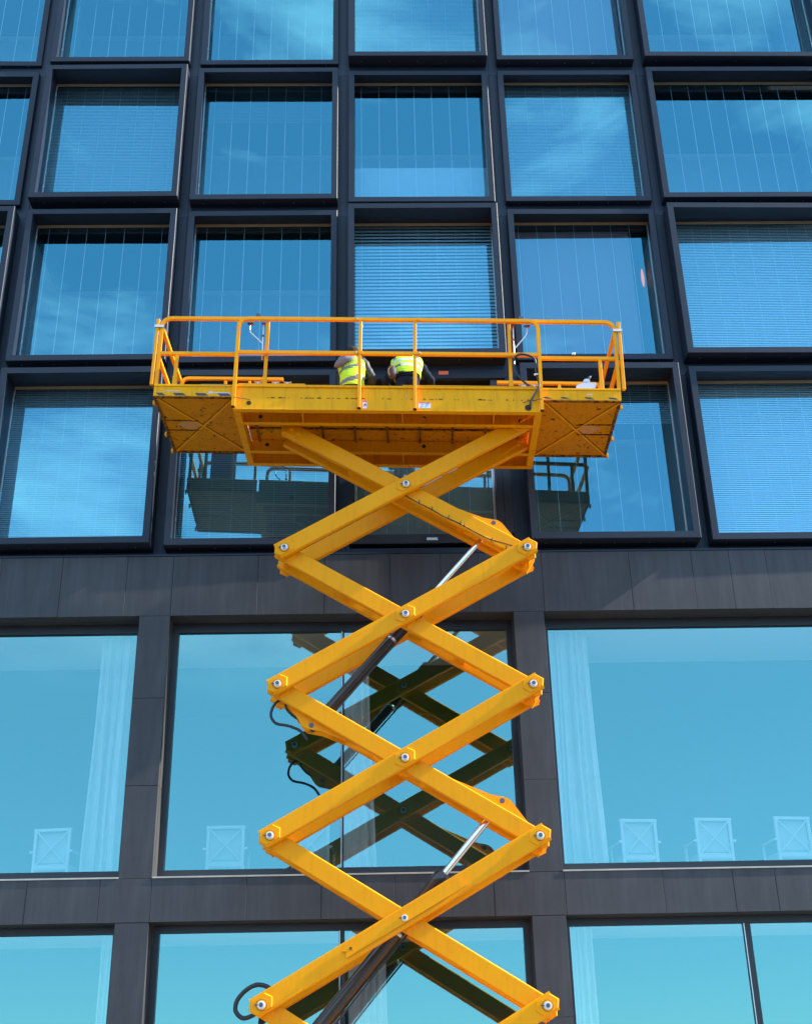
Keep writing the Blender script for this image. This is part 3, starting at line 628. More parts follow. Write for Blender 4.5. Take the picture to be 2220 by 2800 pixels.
# control cable along the top inner arm, with tie clips
pts = [armpt(s, p, 0, -1, .628) for s, p in ((.03, -.10), (.25, -.115), (.5, -.105), (.72, -.12), (.95, -.10), (1.2, -.11), (1.45, -.10), (1.7, -.05), (1.95, .005))]
m = MB(); m.tube(smooth_path(pts), .008, 6); lp(m, 'control_cable', RUBBER)
m = MB(); m.tube(smooth_path([p+Vector((.01, .004, -.012 if i % 2 else .004)) for i, p in enumerate(pts)]), .0055, 6); lp(m, 'control_cable', YCABLE, label='yellow control cable along the top arm')
m = MB()
for s in (.28, .5, .78, .98, 1.04, 1.5, 1.74):
    q = armpt(s, -.10, 0, -1, .62); m.beam(tuple(q+Vector((-.006, 0, -.03))), tuple(q+Vector((.006, 0, .035))), .012, .012, 0, up=(0, 1, 0))
lp(m, 'cable_ties', RUBBER)
# hydraulic hoses looping at the left joints
m = MB(); m.tube(smooth_path([(-1.66, .8, -3.16), (-1.80, .8, -3.24), (-1.855, .8, -3.40), (-1.78, .8, -3.52), (-1.60, .8, -3.56), (-1.44, .8, -3.63), (-1.34, .8, -3.75)]), .020, 10); lp(m, 'hose', RUBBER)
m = MB(); m.tube(smooth_path([(-1.62, .85, -3.1), (-1.66, .85, -3.26), (-1.58, .85, -3.38), (-1.46, .85, -3.46)]), .018, 10); lp(m, 'hose', RUBBER)
m = MB(); m.tube(smooth_path([(-1.62, .80, -6.96), (-1.74, .80, -6.90), (-1.86, .80, -6.885), (-1.99, .8, -6.95), (-2.09, .8, -7.07), (-2.10, .8, -7.19), (-2.01, .8, -7.27), (-1.89, .8, -7.24), (-1.78, .8, -7.16), (-1.66, .8, -7.10)]), .028, 12); lp(m, 'hose', RUBBER)
m = MB(); m.tube(smooth_path([(-1.62, .9, -7.2), (-1.80, .85, -7.36), (-1.88, .8, -7.6), (-1.80, .8, -7.9)]), .026, 10); lp(m, 'hose', RUBBER)
m = MB(); m.tube(smooth_path([(-1.86, .80, -7.04), (-1.93, .8, -7.12), (-1.95, .79, -7.20)]), .008, 6); lp(m, 'hose_clip', YCABLE)
# --- deck
def tubep(m, pts, h=.026, square=True): m.tube(pts, h, square=square)
def bendpath(pts, r=.12, k=6):
    """polyline with rounded corners"""
    P = [Vector(p) for p in pts]; o = [P[0]]
    for a, b, c in zip(P[:-2], P[1:-1], P[2:]):
        u_ = (a-b).normalized(); v_ = (c-b).normalized(); rr = min(r, (a-b).length*.5, (c-b).length*.5)
        for j in range(k+1):
            t = j/k; p0 = b+u_*rr; p2 = b+v_*rr; o.append(p0*(1-t)**2+b*2*t*(1-t)+p2*t*t)
    o.append(P[-1]); return o
WT = 1.75
deck = None
# main side channels
for w, sg, nm in ((0, 1, 'front'), (WT, -1, 'back')):
    vb = .965 if w == 0 else .945
    m = DB(); m.box((-2.55, w, vb+.012), (2.0, w+sg*.012, 1.158)); m.box((-2.55, w-sg*.006, vb), (2.0, w+sg*.085, vb+.012)); m.box((-2.55, w, 1.158), (2.0, w+sg*.06, 1.165))
    ch = lp(m, 'side_channel', DECKY)
    hx = -2.32 if w == 0 else -1.95
    m = DB(); m.cyl((hx, w-sg*.002, 1.075), (hx, w-sg*.0, 1.075), .037, 24); m.cyl((1.80 if w == 0 else 1.55, w-sg*.002, 1.04), (1.80 if w == 0 else 1.55, w, 1.04), .045, 24); lp(m, 'channel_hole', HOLE, ch)
    if w == 0:
        m = DB()
        N = 20
        for (cx, cz, R0) in ((1.80, 1.04, .045),):
            pts = [(cx+math.cos(t*2*math.pi/N)*R0, -.004, cz+math.sin(t*2*math.pi/N)*R0) for t in range(N+1)]; m.tube(pts, .005, 6)
        lp(m, 'grommet', RUBBER, ch)
# toe boards in lengths, with capping
for w, sg in ((0, 1), (WT, -1)):
    for a, b in ((-2.52, -1.0), (-.997, .01), (.013, 1.98)):
        if w: a, b = a, b
        m = DB(); m.box((a, w+sg*.008, 1.168), (b, w+sg*.020, 1.352)); m.box((a, w-sg*.016, 1.352), (b, w+sg*.05, 1.388), .004); lp(m, 'toe_board', DECKY)
m = DB(); m.box((-2.50, -.004, 1.389), (-1.50, .04, 1.418), .003); lp(m, 'stowed_bar', RAILY)
m = DB(); m.box((-.95+.9, -.018, 1.389), (1.97, .03, 1.402), .002); lp(m, 'stowed_bar', RAILY)
# chipped rust patches along the seam
m = DB()
for i in range(46):
    u0 = random.uniform(-2.45, 1.9); l_ = random.uniform(.01, .09); h_ = random.uniform(.004, .018)
    m.prism([(u0, -.0012, 1.160), (u0+l_, -.0012, 1.160), (u0+l_*.8, -.0012, 1.165+h_), (u0+l_*.35, -.0012, 1.165+h_*1.2), (u0+l_*.1, -.0012, 1.165+h_*.5)], (0, .0008, 0))
lp(m, 'rust_chips', RUSTY, kind='stuff')
# floor plate and its underside framing
m = DB(); m.box((-2.45, .02, 1.185), (1.9, 1.73, 1.20)); lp(m, 'deck_floor', UNDER)
for u0 in (-2.55, 1.90):
    m = DB(); m.box((u0, .013, .955), (u0+.10, 1.737, 1.164), 0); lp(m, 'end_beam', DECKY)
for (w0, vb) in ((.44, .97), (1.32, .96)):
    m = DB(); m.box((-2.45, w0, vb+.01), (1.9, w0+.012, 1.182)); m.box((-2.45, w0-.05, vb), (1.9, w0+.03, vb+.01)); b_ = lp(m, 'inner_beam', DECKY)
    for hu, hv in ((-2.2, 1.10), (1.72, 1.07), (.27, 1.10)):
        m = DB(); m.cyl((hu, w0-.004, hv), (hu, w0-.001, hv), .032, 18); lp(m, 'beam_hole', HOLE, b_)
    for uu in (-.30, .10):
        pass
for u0 in (-1.55, -.06, 1.3):
    m = DB(); m.box((u0, .09, .985), (u0+.012, .43, 1.18)); lp(m, 'stiffener', DECKY); m = DB(); m.box((u0, 1.345, .985), (u0+.012, 1.69, 1.18)); lp(m, 'stiffener', DECKY)
for i in range(9):
    u0 = -2.33+i*.505; m = DB(); m.box((u0, .47, 1.150), (u0+.030, 1.315, 1.184)); lp(m, 'cross_rib', RUSTY)
m = DB(); m.box((-2.44, .90, 1.155), (1.89, .925, 1.1845)); lp(m, 'long_rib', RUSTY)
m = DB(); hex_ = [(-.42, .436, 1.07), (-.30, .436, 1.15), (.12, .436, 1.15), (.30, .436, 1.09), (.30, .436, 1.04), (.12, .436, .99), (-.30, .436, .99), (-.42, .436, 1.03)]; m.prism(hex_, (0, -.008, 0)); lp(m, 'doubler_plate', DECKY)
# extension decks
def extension(ua, ub, out):
    o_ = ua if out < 0 else ub; i_ = ub if out < 0 else ua
    m = DB(); m.box((ua, .0, 1.178), (ub, WT, 1.19)); fl = lp(m, 'extension_floor', UNDER)
    m = DB(); m.box((ua, -.004, 1.166), (ub, .05, 1.1775)); m.box((ua, WT-.06, 1.166), (ub, WT+.004, 1.1775)); m.box((o_, .051, 1.166), (o_-out*.045, WT-.061, 1.1775)); lp(m, 'edge_flat', RUSTY, fl)
    m = DB(); m.beam((ua+.05, .06, 1.1755), (ub-.02, WT-.06, 1.1755), .060, .004, 0, up=(0, 0, 1)); m.beam((ua+.05, WT-.06, 1.1748), (ub-.02, .06, 1.1748), .056, .0045, 0, up=(0, 0, 1)); lp(m, 'rusty_seam', RUSTY, fl)
    m = DB(); m.beam((ua+.05, .06, 1.170), (ub-.02, WT-.06, 1.170), .035, .014, 0, up=(0, 0, 1)); lp(m, 'cross_brace', DECKY, fl)
    m = DB(); m.beam((ua+.05, WT-.06, 1.168), (ub-.02, .06, 1.168), .035, .012, 0, up=(0, 0, 1)); lp(m, 'cross_brace', DECKY, fl)
    xm = (ua+ub)/2; ga, gb = (o_, xm) if out < 0 else (xm, o_)
    for wv in (.70, 1.0):
        m = DB(); m.box((min(ga, gb)+.04, wv, 1.160), (max(ga, gb)-.04, wv+.015, 1.1775)); lp(m, 'stiffener', RUSTY, fl)
    # skirt
    m = DB(); m.box((ua, 0, 1.191), (ub, .012, 1.345)); m.box((ua, WT-.012, 1.191), (ub, WT, 1.345)); m.box((o_, .012, 1.191), (o_-out*.012, WT-.012, 1.345)); m.box((ua, -.012, 1.346), (ub, .04, 1.382), .004); m.box((ua, WT-.04, 1.346), (ub, WT+.012, 1.382), .004); m.box((o_+out*.01, .04, 1.346), (o_-out*.04, WT-.04, 1.382)); lp(m, 'skirt', DECKY, fl)
    # perforated grille; pale discs put the light in its holes into colour
    m = DB(); gx = xm+out*.20; PW = mat('pale_hole', (.85, .62, .5), rough=.5, noise=.02) if 'pale_hole' not in MATS else MATS['pale_hole']
    for i in range(-7, 8):
        for j in range(-5, 6):
            px_, py_ = i*.026+(.013 if j % 2 else 0), j*.027
            if abs(px_)/.19+abs(py_)/.155 > 1.12 or abs(px_) > .175: continue
            n_ = 6; m.add([(gx+px_+.0075*math.cos(t*math.pi/3), .86+py_+.0075*math.sin(t*math.pi/3), 1.1768) for t in range(6)], [tuple(range(6))])
    lp(m, 'perforated_grille', PW, fl, kind='stuff')
    m = DB()
    for (uu, ww) in ((o_+out*.0, 0.13), (o_, WT*.62), (o_, WT-.12)):
        m.box((uu-.002, ww, 1.12), (uu+out*.03, ww+.06, 1.18))
    lp(m, 'corner_lug', DECKY, fl)
    return fl
exl = extension(-3.75, -2.553, -1); exr = extension(2.003, 3.18, 1)
# hazard stripes (worn) on the extension skirts and bare scuffs
for i, u0 in enumerate((-3.72, -3.47, -3.14, -2.80)):
    m = DB(); q_ = .10 if i == 0 else .16; m.prism([(u0+.05, -.0018, 1.193), (u0+.05+q_, -.0018, 1.193), (u0+q_, -.0018, 1.236), (u0, -.0018, 1.236)], (0, .0012, 0)); lp(m, 'hazard_stripe', BLACKST, exl)
for i, u0 in enumerate((2.02, 2.28, 2.63, 2.98)):
    m = DB(); k_ = random.uniform(.6, 1); m.prism([(u0, -.0018, 1.228), (u0+.05, -.0018, 1.234), (u0+.12*k_, -.0018, 1.226), (u0+.15, -.0018, 1.195), (u0+.09, -.0018, 1.199), (u0+.03, -.0018, 1.205)], (0, .0012, 0)); lp(m, 'hazard_stripe', BLACKST, exr)
m = DB(); m.prism([(-3.60, -.0015, 1.262), (-3.38, -.0015, 1.268), (-3.36, -.0015, 1.278), (-3.58, -.0015, 1.272)], (0, .001, 0)); m.prism([(-2.93, -.0015, 1.225), (-2.86, -.0015, 1.24), (-2.60, -.0015, 1.225), (-2.62, -.0015, 1.250), (-2.84, -.0015, 1.256), (-2.92, -.0015, 1.275)], (0, .001, 0)); lp(m, 'paint_scuff', SCUFF, exl)
m = DB(); m.prism([(2.68, -.0015, 1.27), (2.75, -.0015, 1.272), (2.78, -.0015, 1.288), (2.69, -.0015, 1.288)], (0, .001, 0)); lp(m, 'paint_scuff', SCUFF, exr)
# --- guard rails
H = .026
def rail(pts, name='guard_rail', r=.13, **k):
    m = DB(); m.tube(bendpath(pts, r), H, square=True); return lp(m, name, RAILY, **k)
def post(u, w, v0, v1, sleeve=True, nm='rail_post', h=H*.95):
    m = DB(); m.beam((u, w, v0), (u, w, v1), h*2, h*2, .004, up=(0, 1, 0))
    if sleeve: m.beam((u, w, v0-.002), (u, w, v0+.16), h*2+.014, h*2+.014, .004, up=(0, 1, 0))
    p = lp(m, nm, RAILY); return p
rail([(-2.545, -.03, 1.0), (-2.545, -.03, 2.55), (2.0, -.03, 2.55), (2.0, -.03, .985)], r=.16)
for (a, b) in ((-2.517, -.72), (-.658, .10), (.162, 1.972)): rail([(a, -.03, 1.94), (b, -.03, 1.94)], 'mid_rail')
for ka, kb, kc in ((-.735, -.655, -.735), (.10, .205, .205)):
    m = DB(); m.box((ka, -.066, 1.915), (kb, -.058, 1.965)); m.cyl((kc, -.066, 1.94), (kc, -.050, 1.94), .028, 14); lp(m, 'rail_clamp', RAILY)
    m = DB(); m.cyl((kc, -.062, 2.55), (kc, -.052, 2.55), .028, 14); lp(m, 'rail_joint', RAILY)
m = DB(); m.cyl((-.74, -.07, 1.94), (-.74, -.06, 1.94), .013, 10); m.cyl((.205, -.07, 1.94), (.205, -.06, 1.94), .013, 10); m.cyl((-.74, -.06, 2.55), (-.74, -.065, 2.55), .011, 10); lp(m, 'clamp_bolt', STEEL)
post(-.69, -.03, .995, 2.524, False); post(.134, -.03, .985, 2.524, False)
m = DB(); m.box((-.716, -.052, .985), (-.664, -.006, .9945)); m.box((.108, -.052, .975), (.16, -.006, .9845)); m.box((-2.57, -.054, .985), (-2.52, -.006, .999)); m.box((1.975, -.054, .970), (2.026, -.006, .984)); lp(m, 'post_end_cap', HOLE)
post(-2.11, .03, 1.39, 2.524); post(1.565, .03, 1.36, 2.524)
m = DB(); m.beam((-2.545, -.058, 1.14), (-2.30, -.02, 1.12), .006, .008, 0); m.beam((1.72, -.02, 1.12), (2.0, -.060, 1.16), .006, .008, 0); lp(m, 'wire_tie', RUBBER)
# extension rails, front and back
for w in (.04, WT-.04):
    if w < 1:
        rail([(-3.735, w, 1.385), (-3.735, w, 2.59), (-2.35, w, 2.59)], r=.16)
        rail([(3.165, w, 1.385), (3.165, w, 2.59), (1.6, w, 2.59)], r=.16)
    rail([(-3.71, w, 1.95), (-2.57, w, 1.95)], 'mid_rail'); rail([(3.14, w, 1.93), (2.03, w, 1.93)], 'mid_rail')
    post(-3.46, w, 1.385, 1.925); post(2.91, w, 1.385, 1.905)
rail([(-3.76, .067, 2.50), (-3.76, WT-.067, 2.50)], 'end_rail'); rail([(-3.76, .067, 1.93), (-3.76, WT-.067, 1.93)], 'end_rail')
rail([(3.195, .067, 2.50), (3.195, WT-.067, 2.50)], 'end_rail'); rail([(3.195, .067, 1.90), (3.195, WT-.067, 1.90)], 'end_rail')
post(-3.80, .03, 1.385, 2.56, False); post(3.235, .03, 1.385, 2.58, False)
for ca, cb in ((-3.84, -3.70), (3.14, 3.275)):
    m = DB(); m.box((ca, -.01, 2.40), (cb, .075, 2.44)); lp(m, 'corner_clamp', STEEL)
# back main rail, lowered in the middle where the crew reaches through
rail([(-3.72, WT-.06, 1.40), (-3.72, WT-.06, 2.535), (-2.05, WT-.06, 2.535)], r=.12); rail([(1.48, WT-.06, 2.515), (3.16, WT-.06, 2.505), (3.16, WT-.06, 1.40)], r=.1)
for u in (-3.0, -2.6, 1.9, 2.5): post(u, WT-.06, 1.39, 2.49, False)
# hinge fittings by the inner posts
for s, uu in ((1, -2.11), (-1, 1.565)):
    m = DB()
    for du in (-.14, .12, .30):
        if s < 0 and du < 0: du = .16
        m.mat(STEEL).cyl((uu+du, .03, 1.452), (uu+du+.09, .03, 1.452), .010, 10); m.mat(RAILY).cyl((uu+du-.012, .03, 1.452), (uu+du, .03, 1.452), .018, 10); m.mat(RAILY).cyl((uu+du+.09, .03, 1.452), (uu+du+.102, .03, 1.452), .018, 10); m.mat(STEEL).box((uu+du+.03, .02, 1.395), (uu+du+.055, .045, 1.442))
    lp(m, 'hinge_fitting', None)
# zinc gate struts
m = DB(); m.tube(bendpath([(-2.385, .05, 2.52), (-2.390, .05, 2.37), (-2.185, .05, 2.16)], .06), .0115, 10); lp(m, 'gate_strut', STEEL)
m = DB(); m.cyl((-2.18, .05, 2.52), (-2.172, .05, 1.87), .0125, 10); lp(m, 'gate_strut', STEEL)
m = DB(); m.tube(bendpath([(1.845, .05, 2.50), (1.838, .05, 2.36), (1.655, .05, 2.12)], .06), .0115, 10); lp(m, 'gate_strut', STEEL)
m = DB(); m.cyl((1.632, .05, 2.50), (1.628, .05, 1.83), .0125, 10); lp(m, 'gate_strut', STEEL)
m = DB(); m.mat(RUSTY); m.box((-2.43, .03, 2.505), (-2.33, .07, 2.523)); m.box((-2.21, .03, 2.505), (-2.15, .07, 2.523)); m.cyl((-2.19, .05, 2.28), (-2.17, .05, 2.30), .022, 10); m.box((1.80, .03, 2.505), (1.89, .07, 2.523)); m.box((1.60, .03, 2.505), (1.66, .07, 2.523)); m.cyl((1.62, .05, 2.25), (1.64, .05, 2.27), .022, 10); lp(m, 'strut_bracket', None)
m = DB(); m.mat(DARKPIN); m.box((-2.29, -.05, 2.577), (-2.225, -.01, 2.64), .006); m.box((1.72, -.05, 2.577), (1.785, -.01, 2.63), .006); lp(m, 'socket_cap', None)
# black power cable looping over the right post
pts = [(1.87, .02, 1.40), (1.74, .02, 1.52), (1.62, .0, 1.70), (1.62, -.03, 1.86), (1.70, -.07, 1.925), (1.84, -.07, 1.905), (1.93, -.05, 1.84), (1.935, -.03, 1.66), (1.965, -.03, 1.50), (1.97, -.05, 1.38), (1.90, -.05, 1.24), (1.84, -.04, 1.13), (1.825, -.02, 1.05), (1.81, .02, 1.03)]
m = DB(); m.tube(smooth_path(pts, 6), .0165, 10); lp(m, 'power_cable', RUBBER)
m = DB(); m.box((1.905, -.055, 1.585), (1.965, -.02, 1.602)); lp(m, 'cable_tie', WHITE)
# warning labels
lab = DB(); lab.box((-.635, -.003, 1.0), (-.575, -.0008, 1.135)); lb = lp(lab, 'warning_label', WHITE)
m = DB(); m.box((-.632, -.0042, 1.108), (-.578, -.0032, 1.133)); lp(m, 'red_header', REDM, lb)
m = DB(); m.prism([(-.612, -.0048, 1.109), (-.598, -.0048, 1.109), (-.605, -.0048, 1.124)], (0, .0004, 0)); lp(m, 'warning_triangle', WHITE, lb)
m = DB(); m.prism([(-.629, -.0042, 1.040), (-.600, -.0042, 1.040), (-.600, -.0042, 1.047), (-.629, -.0042, 1.047)], (0, .0006, 0)); m.prism([(-.602, -.0042, 1.062), (-.588, -.0042, 1.044), (-.582, -.0042, 1.046), (-.588, -.0042, 1.08), (-.598, -.0042, 1.072)], (0, .0006, 0)); m.prism([(-.620, -.0042, 1.055), (-.604, -.0042, 1.052), (-.598, -.0042, 1.068), (-.606, -.0042, 1.084), (-.612, -.0042, 1.082), (-.612, -.0042, 1.070)], (0, .0006, 0)); lp(m, 'pictogram', INK, lb)
lab = DB(); lab.box((.185, -.003, 1.015), (.365, -.0008, 1.118)); lb = lp(lab, 'instruction_label', WHITE)
m = DB(); m.box((.188, -.0042, 1.098), (.362, -.0032, 1.115)); lp(m, 'red_header', REDM, lb)
m = DB(); m.prism([(.268, -.0048, 1.099), (.282, -.0048, 1.099), (.275, -.0048, 1.111)], (0, .0004, 0)); lp(m, 'warning_triangle', WHITE, lb)
m = DB()
for (a, b, z_) in ((.31, .342, 1.085), (.29, .31, 1.078), (.235, .25, 1.075), (.305, .335, 1.062), (.225, .255, 1.066), (.29, .30, 1.056), (.225, .252, 1.036), (.285, .31, 1.034), (.21, .23, 1.028)): m.box((a, -.0042, z_), (b, -.0034, z_+.0055))
lp(m, 'small_print', INK, lb)
# joystick box on the right extension and control box on the left
ob_ = DB(); ob_.mat(WHITE); ob_.prism([(2.72, .06, 1.415), (2.98, .06, 1.415), (3.02, .06, 1.455), (3.02, .06, 1.52), (2.83, .06, 1.52), (2.73, .06, 1.475)], (0, .12, 0)); 
ob_.v = [v+Vector((-.19, 0, 0)) for v in ob_.v]; jb = lp(ob_, 'control_unit', None)
m = DB(); m.loft([[(2.70+.052*math.cos(t*math.pi/6)*s_, .12-.04+y_, 1.565+.038*math.sin(t*math.pi/6)*s_) for t in range(12)] for s_, y_ in ((.7, -.02), (1, 0), (1, .08), (.7, .10))]); lp(m, 'control_knob', WHITE, jb)
m = DB(); m.tube([(2.72, .12, 1.585), (2.735, .12, 1.62), (2.755, .12, 1.655), (2.775, .12, 1.67)], [.018, .021, .023, .012], 12); lp(m, 'joystick', DARKPIN, jb)
m = DB(); m.prism([(2.95, .3, 1.40), (3.0, .3, 1.40), (2.965, .3, 1.62), (2.945, .3, 1.66)], (0, .012, 0)); lp(m, 'instruction_board', DARKPIN)
m = DB(); m.mat(DARKPIN).box((-3.38, WT-.20, 1.45), (-2.95, WT-.10, 2.35)); lp(m, 'control_box', None)
m = DB(); m.cyl((2.50, -.03, 1.958), (2.50, -.03, 1.985), .012, 10); m.cyl((2.53, -.03, 1.958), (2.53, -.03, 1.99), .012, 10); lp(m, 'rail_plug', WHITE)
# --- chassis and wheels on the ground (below the frame)
m = MB(); m.box((-2.0, .12, -9.38), (2.0, 1.63, -9.14), .02); m.box((-1.9, .3, -9.14), (1.9, 1.45, -9.06)); lp(m, 'chassis', ORANGE)
for su in (-1.45, 1.45):
    for w0 in (-.06, 1.56):
        m = MB(); m.tube([(su, w0, -9.36), (su, w0+.03, -9.36), (su, w0+.22, -9.36), (su, w0+.25, -9.36)], [.33, .38, .38, .33], 28); wl = lp(m, 'wheel', TYRE)
        m = MB(); m.cyl((su, w0-.008, -9.36), (su, w0+.258, -9.36), .2, 24); lp(m, 'rim', WHITE, wl)
# ------------------------------------------------------------------ people
SKIN = mat('skin', (.52, .27, .19), rough=.55, noise=.06); HIVIS = mat('hi_vis_yellow', (.50, .74, .015), rough=.85, noise=.05, bump=.25, bscale=60)
REFL = mat('reflective_tape', (.17, .14, .135), rough=.5, noise=.06, metal=.0); REFLP = mat('pale_reflective_tape', (.52, .52, .50), rough=.45, noise=.05)
JACK = mat('grey_black_jacket', (.040, .046, .050), rough=.55, noise=.35, nscale=9, bump=.6, bscale=25, spec=.3); NAVY = mat('navy_workwear', (.010, .016, .030), rough=.85, noise=.25, nscale=8, bump=.6, bscale=22, spec=.15)
HOODM = mat('grey_hood', (.17, .18, .22), rough=.9, noise=.15, nscale=12, bump=.6, bscale=30); BEAN = mat('brown_knit', (.055, .032, .025), rough=.95, spec=.1, noise=.1); HAIR = mat('brown_hair', (.09, .05, .03), rough=.8, noise=.3, nscale=60, bump=.6); BAGM = mat('dark_pouch', (.05, .045, .045), rough=.7, noise=.3); TAN = mat('tan_piping', (.5, .28, .08), rough=.7); BOOT = mat('boot_leather', (.05, .035, .02), rough=.6)
def skin_body(nodes, edges, root, name, material, parent, sub=2):
    me = bpy.data.meshes.new(name); me.from_pydata([n[0] for n in nodes], edges, []); me.materials.append(material)
    ob = bpy.data.objects.new(name, me); COL.objects.link(ob); ob.parent = parent
    sk = ob.modifiers.new('skin', 'SKIN'); sk.use_smooth_shade = True
    if not me.skin_vertices: me.attributes  # created by the modifier
    for i, n in enumerate(nodes):
        sv = me.skin_vertices[0].data[i]; r = n[1]; sv.radius = (r, r) if not isinstance(r, tuple) else r; sv.use_root = (i == root)
    s = ob.modifiers.new('sub', 'SUBSURF'); s.levels = sub; s.render_levels = sub
    return ob
def frame_at(P, i):
    t = (P[min(i+1, len(P)-1)]-P[max(i-1, 0)]).normalized(); s = Vector((1, 0, 0)); s = (s-t*s.dot(t)).normalized(); return t, s, t.cross(s)
def interp(K, t):
    """K: list of (t, tuple)"""
    for (a, A), (b, B) in zip(K[:-1], K[1:]):
        if t <= b: f = (t-a)/(b-a); return [x+(y-x)*f for x, y in zip(A, B)]
    return list(K[-1][1])
def torso(K, rows, seg, name, parent, colour, t0=0, t1=1, wrinkle=.004, thick=True):
    """elliptical loft; K gives (t,(x,y,z,halfwidth,halfdepth)); colour(t, a) picks the material"""
    P = []; ks = [t0+(t1-t0)*i/rows for i in range(rows+1)]; C_ = [interp(K, t) for t in ks]; P = [Vector(c[:3]) for c in C_]
    V_ = []
    for i, c in enumerate(C_):
        tt, s, f = frame_at(P, i)
        for j in range(seg):
            a = 2*math.pi*j/seg; ca, sa = math.cos(a), math.sin(a); e = .82
            x = math.copysign(abs(ca)**e, ca)*c[3]; y = math.copysign(abs(sa)**e, sa)*c[4]
            k = 1+wrinkle*8*math.sin(a*5+i*.7)*math.sin(i*.9+j*.3)
            V_.append(P[i]+s*x*k+f*y*k)
    ms = []; F_ = []; MI = []
    for i in range(rows):
        for j in range(seg):
            F_.append((i*seg+j, i*seg+(j+1) % seg, (i+1)*seg+(j+1) % seg, (i+1)*seg+j)); mm = colour(ks[i], 2*math.pi*(j+.5)/seg)
            if mm not in ms: ms.append(mm)
            MI.append(ms.index(mm))
    me = bpy.data.meshes.new(name); me.from_pydata([tuple(v) for v in V_], [], F_)
    for mm in ms: me.materials.append(mm)
    me.polygons.foreach_set('material_index', MI); me.polygons.foreach_set('use_smooth', [True]*len(F_)); me.update()
    ob = bpy.data.objects.new(name, me); COL.objects.link(ob); ob.parent = parent
    so = ob.modifiers.new('thick', 'SOLIDIFY'); so.thickness = .006; so.offset = 1
    return ob
def hand_nodes(nodes, edges, wi, p, fwd, side, up):
    """palm and five bent fingers growing from wrist node wi"""
    palm = Vector(p)+fwd*.07; nodes.append((tuple(palm), (.040, .016))); pi_ = len(nodes)-1; edges.append((wi, pi_))
    for k in range(4):
        o_ = side*(-.028+.019*k); L_ = (.034, .040, .037, .029)[k]; prev = pi_; q = palm+o_
        for j in range(3):
            q = q+fwd*L_*(1-.15*j)*(1-.35*j*.6)-up*(.012+.012*j); nodes.append((tuple(q), .0088-.0008*j)); edges.append((prev, len(nodes)-1)); prev = len(nodes)-1
    q = Vector(p)+fwd*.03-side*.02; prev = wi
    for j in range(3):
        q = q+fwd*.024-side*(.020-.006*j)-up*.010; nodes.append((tuple(q), .0098-.0008*j)); edges.append((prev, len(nodes)-1)); prev = len(nodes)-1
def person(label, base, rot, J, look):
    root = empty('person', base, label, 'person'); root.rotation_euler = (0, 0, rot)
    j = {k: Vector(v) for k, v in J.items()}
    # one continuous body
    N = [(j['pelvis'], (.115, .085)), (j['spine'], (.11, .08)), (j['chest'], (.12, .085)), (j['neck0'], .062), (j['neck1'], .055), (j['head'], (.078, .092)), (j['crown'], (.060, .070))]
    N = [(tuple(a), r) for a, r in N]; E_ = [(0, 1), (1, 2), (2, 3), (3, 4), (4, 5), (5, 6)]
    def limb(start, pts):
        prev = start
        for p, r in pts:
            N.append((tuple(p), r)); E_.append((prev, len(N)-1)); prev = len(N)-1
        return prev
    fwd = (j['chin']-j['head']).normalized()
    for s in 'LR':
        sh, el, wr = j['sh'+s], j['el'+s], j['wr'+s]
        w_ = limb(2, [(sh, .058), (sh.lerp(el, .5), .048), (el, .040), (el.lerp(wr, .5), .036), (wr, (.030, .022))])
        f_ = (wr-el).normalized(); sd_ = Vector((0, 0, 1)).cross(f_).normalized(); hand_nodes(N, E_, w_, wr, f_, sd_, sd_.cross(f_)*-1)
        hp, kn, an = j['hip'+s], j['kn'+s], j['an'+s]
        limb(0, [(hp, .095), (hp.lerp(kn, .5), .080), (kn, .056), (kn.lerp(an, .4), .054), (an, .036), (an+Vector((0, .12, -.05)), .034), (an+Vector((0, .18, -.055)), .028)])
    # nose, brow and chin give the head a face
    hd = j['head']; limb(5, [(hd+fwd*.10+Vector((0, 0, -.01)), .014)])
    limb(5, [(hd+fwd*.055+Vector((0, 0, -.085)), .032)])
    skin_body(N, E_, 0, 'body', SKIN, root)
    return root, j, fwd
def sleeves(j, material, parent, cuff=True, r=1.0):
    m = MB()
    for s in 'LR':
        sh, el, wr = j['sh'+s], j['el'+s], j['wr'+s]; inn = j['chest'].lerp(sh, .45)
        P = smooth_path([inn, sh, sh.lerp(el, .5), el, el.lerp(wr, .55), wr], 5); R_ = []
        for i in range(len(P)):
            t = i/(len(P)-1); R_.append(r*(.088-.034*t+.007*math.sin(i*1.9)+.004*math.sin(i*3.7)))
        m.tube(P, R_, 16)
    return m.build('sleeves', material, parent)
def trousers(j, material, parent):
    N = [(tuple(j['waist']), (.165, .115)), (tuple(j['pelvis']), (.175, .135))]; E_ = [(0, 1)]
    for s in 'LR':
        hp, kn, an = j['hip'+s], j['kn'+s], j['an'+s]; prev = 1
        for p, r in ((hp, .115), (hp.lerp(kn, .5), .098), (kn, .078), (kn.lerp(an, .5), .072), (an, .070)): N.append((tuple(p), r)); E_.append((prev, len(N)-1)); prev = len(N)-1
    o = skin_body(N, E_, 1, 'trousers', material, parent)
    m = MB()
    for s in 'LR':
        an = j['an'+s]; m.loft([[(an.x+.048*math.cos(t*math.pi/6)*k, an.y+.07+.15*math.sin(t*math.pi/6)*k, z) for t in range(12)] for z, k in ((.0, .95), (.03, 1), (.07, .92), (.10, .62))])
    m.build('boots', BOOT, parent); return o
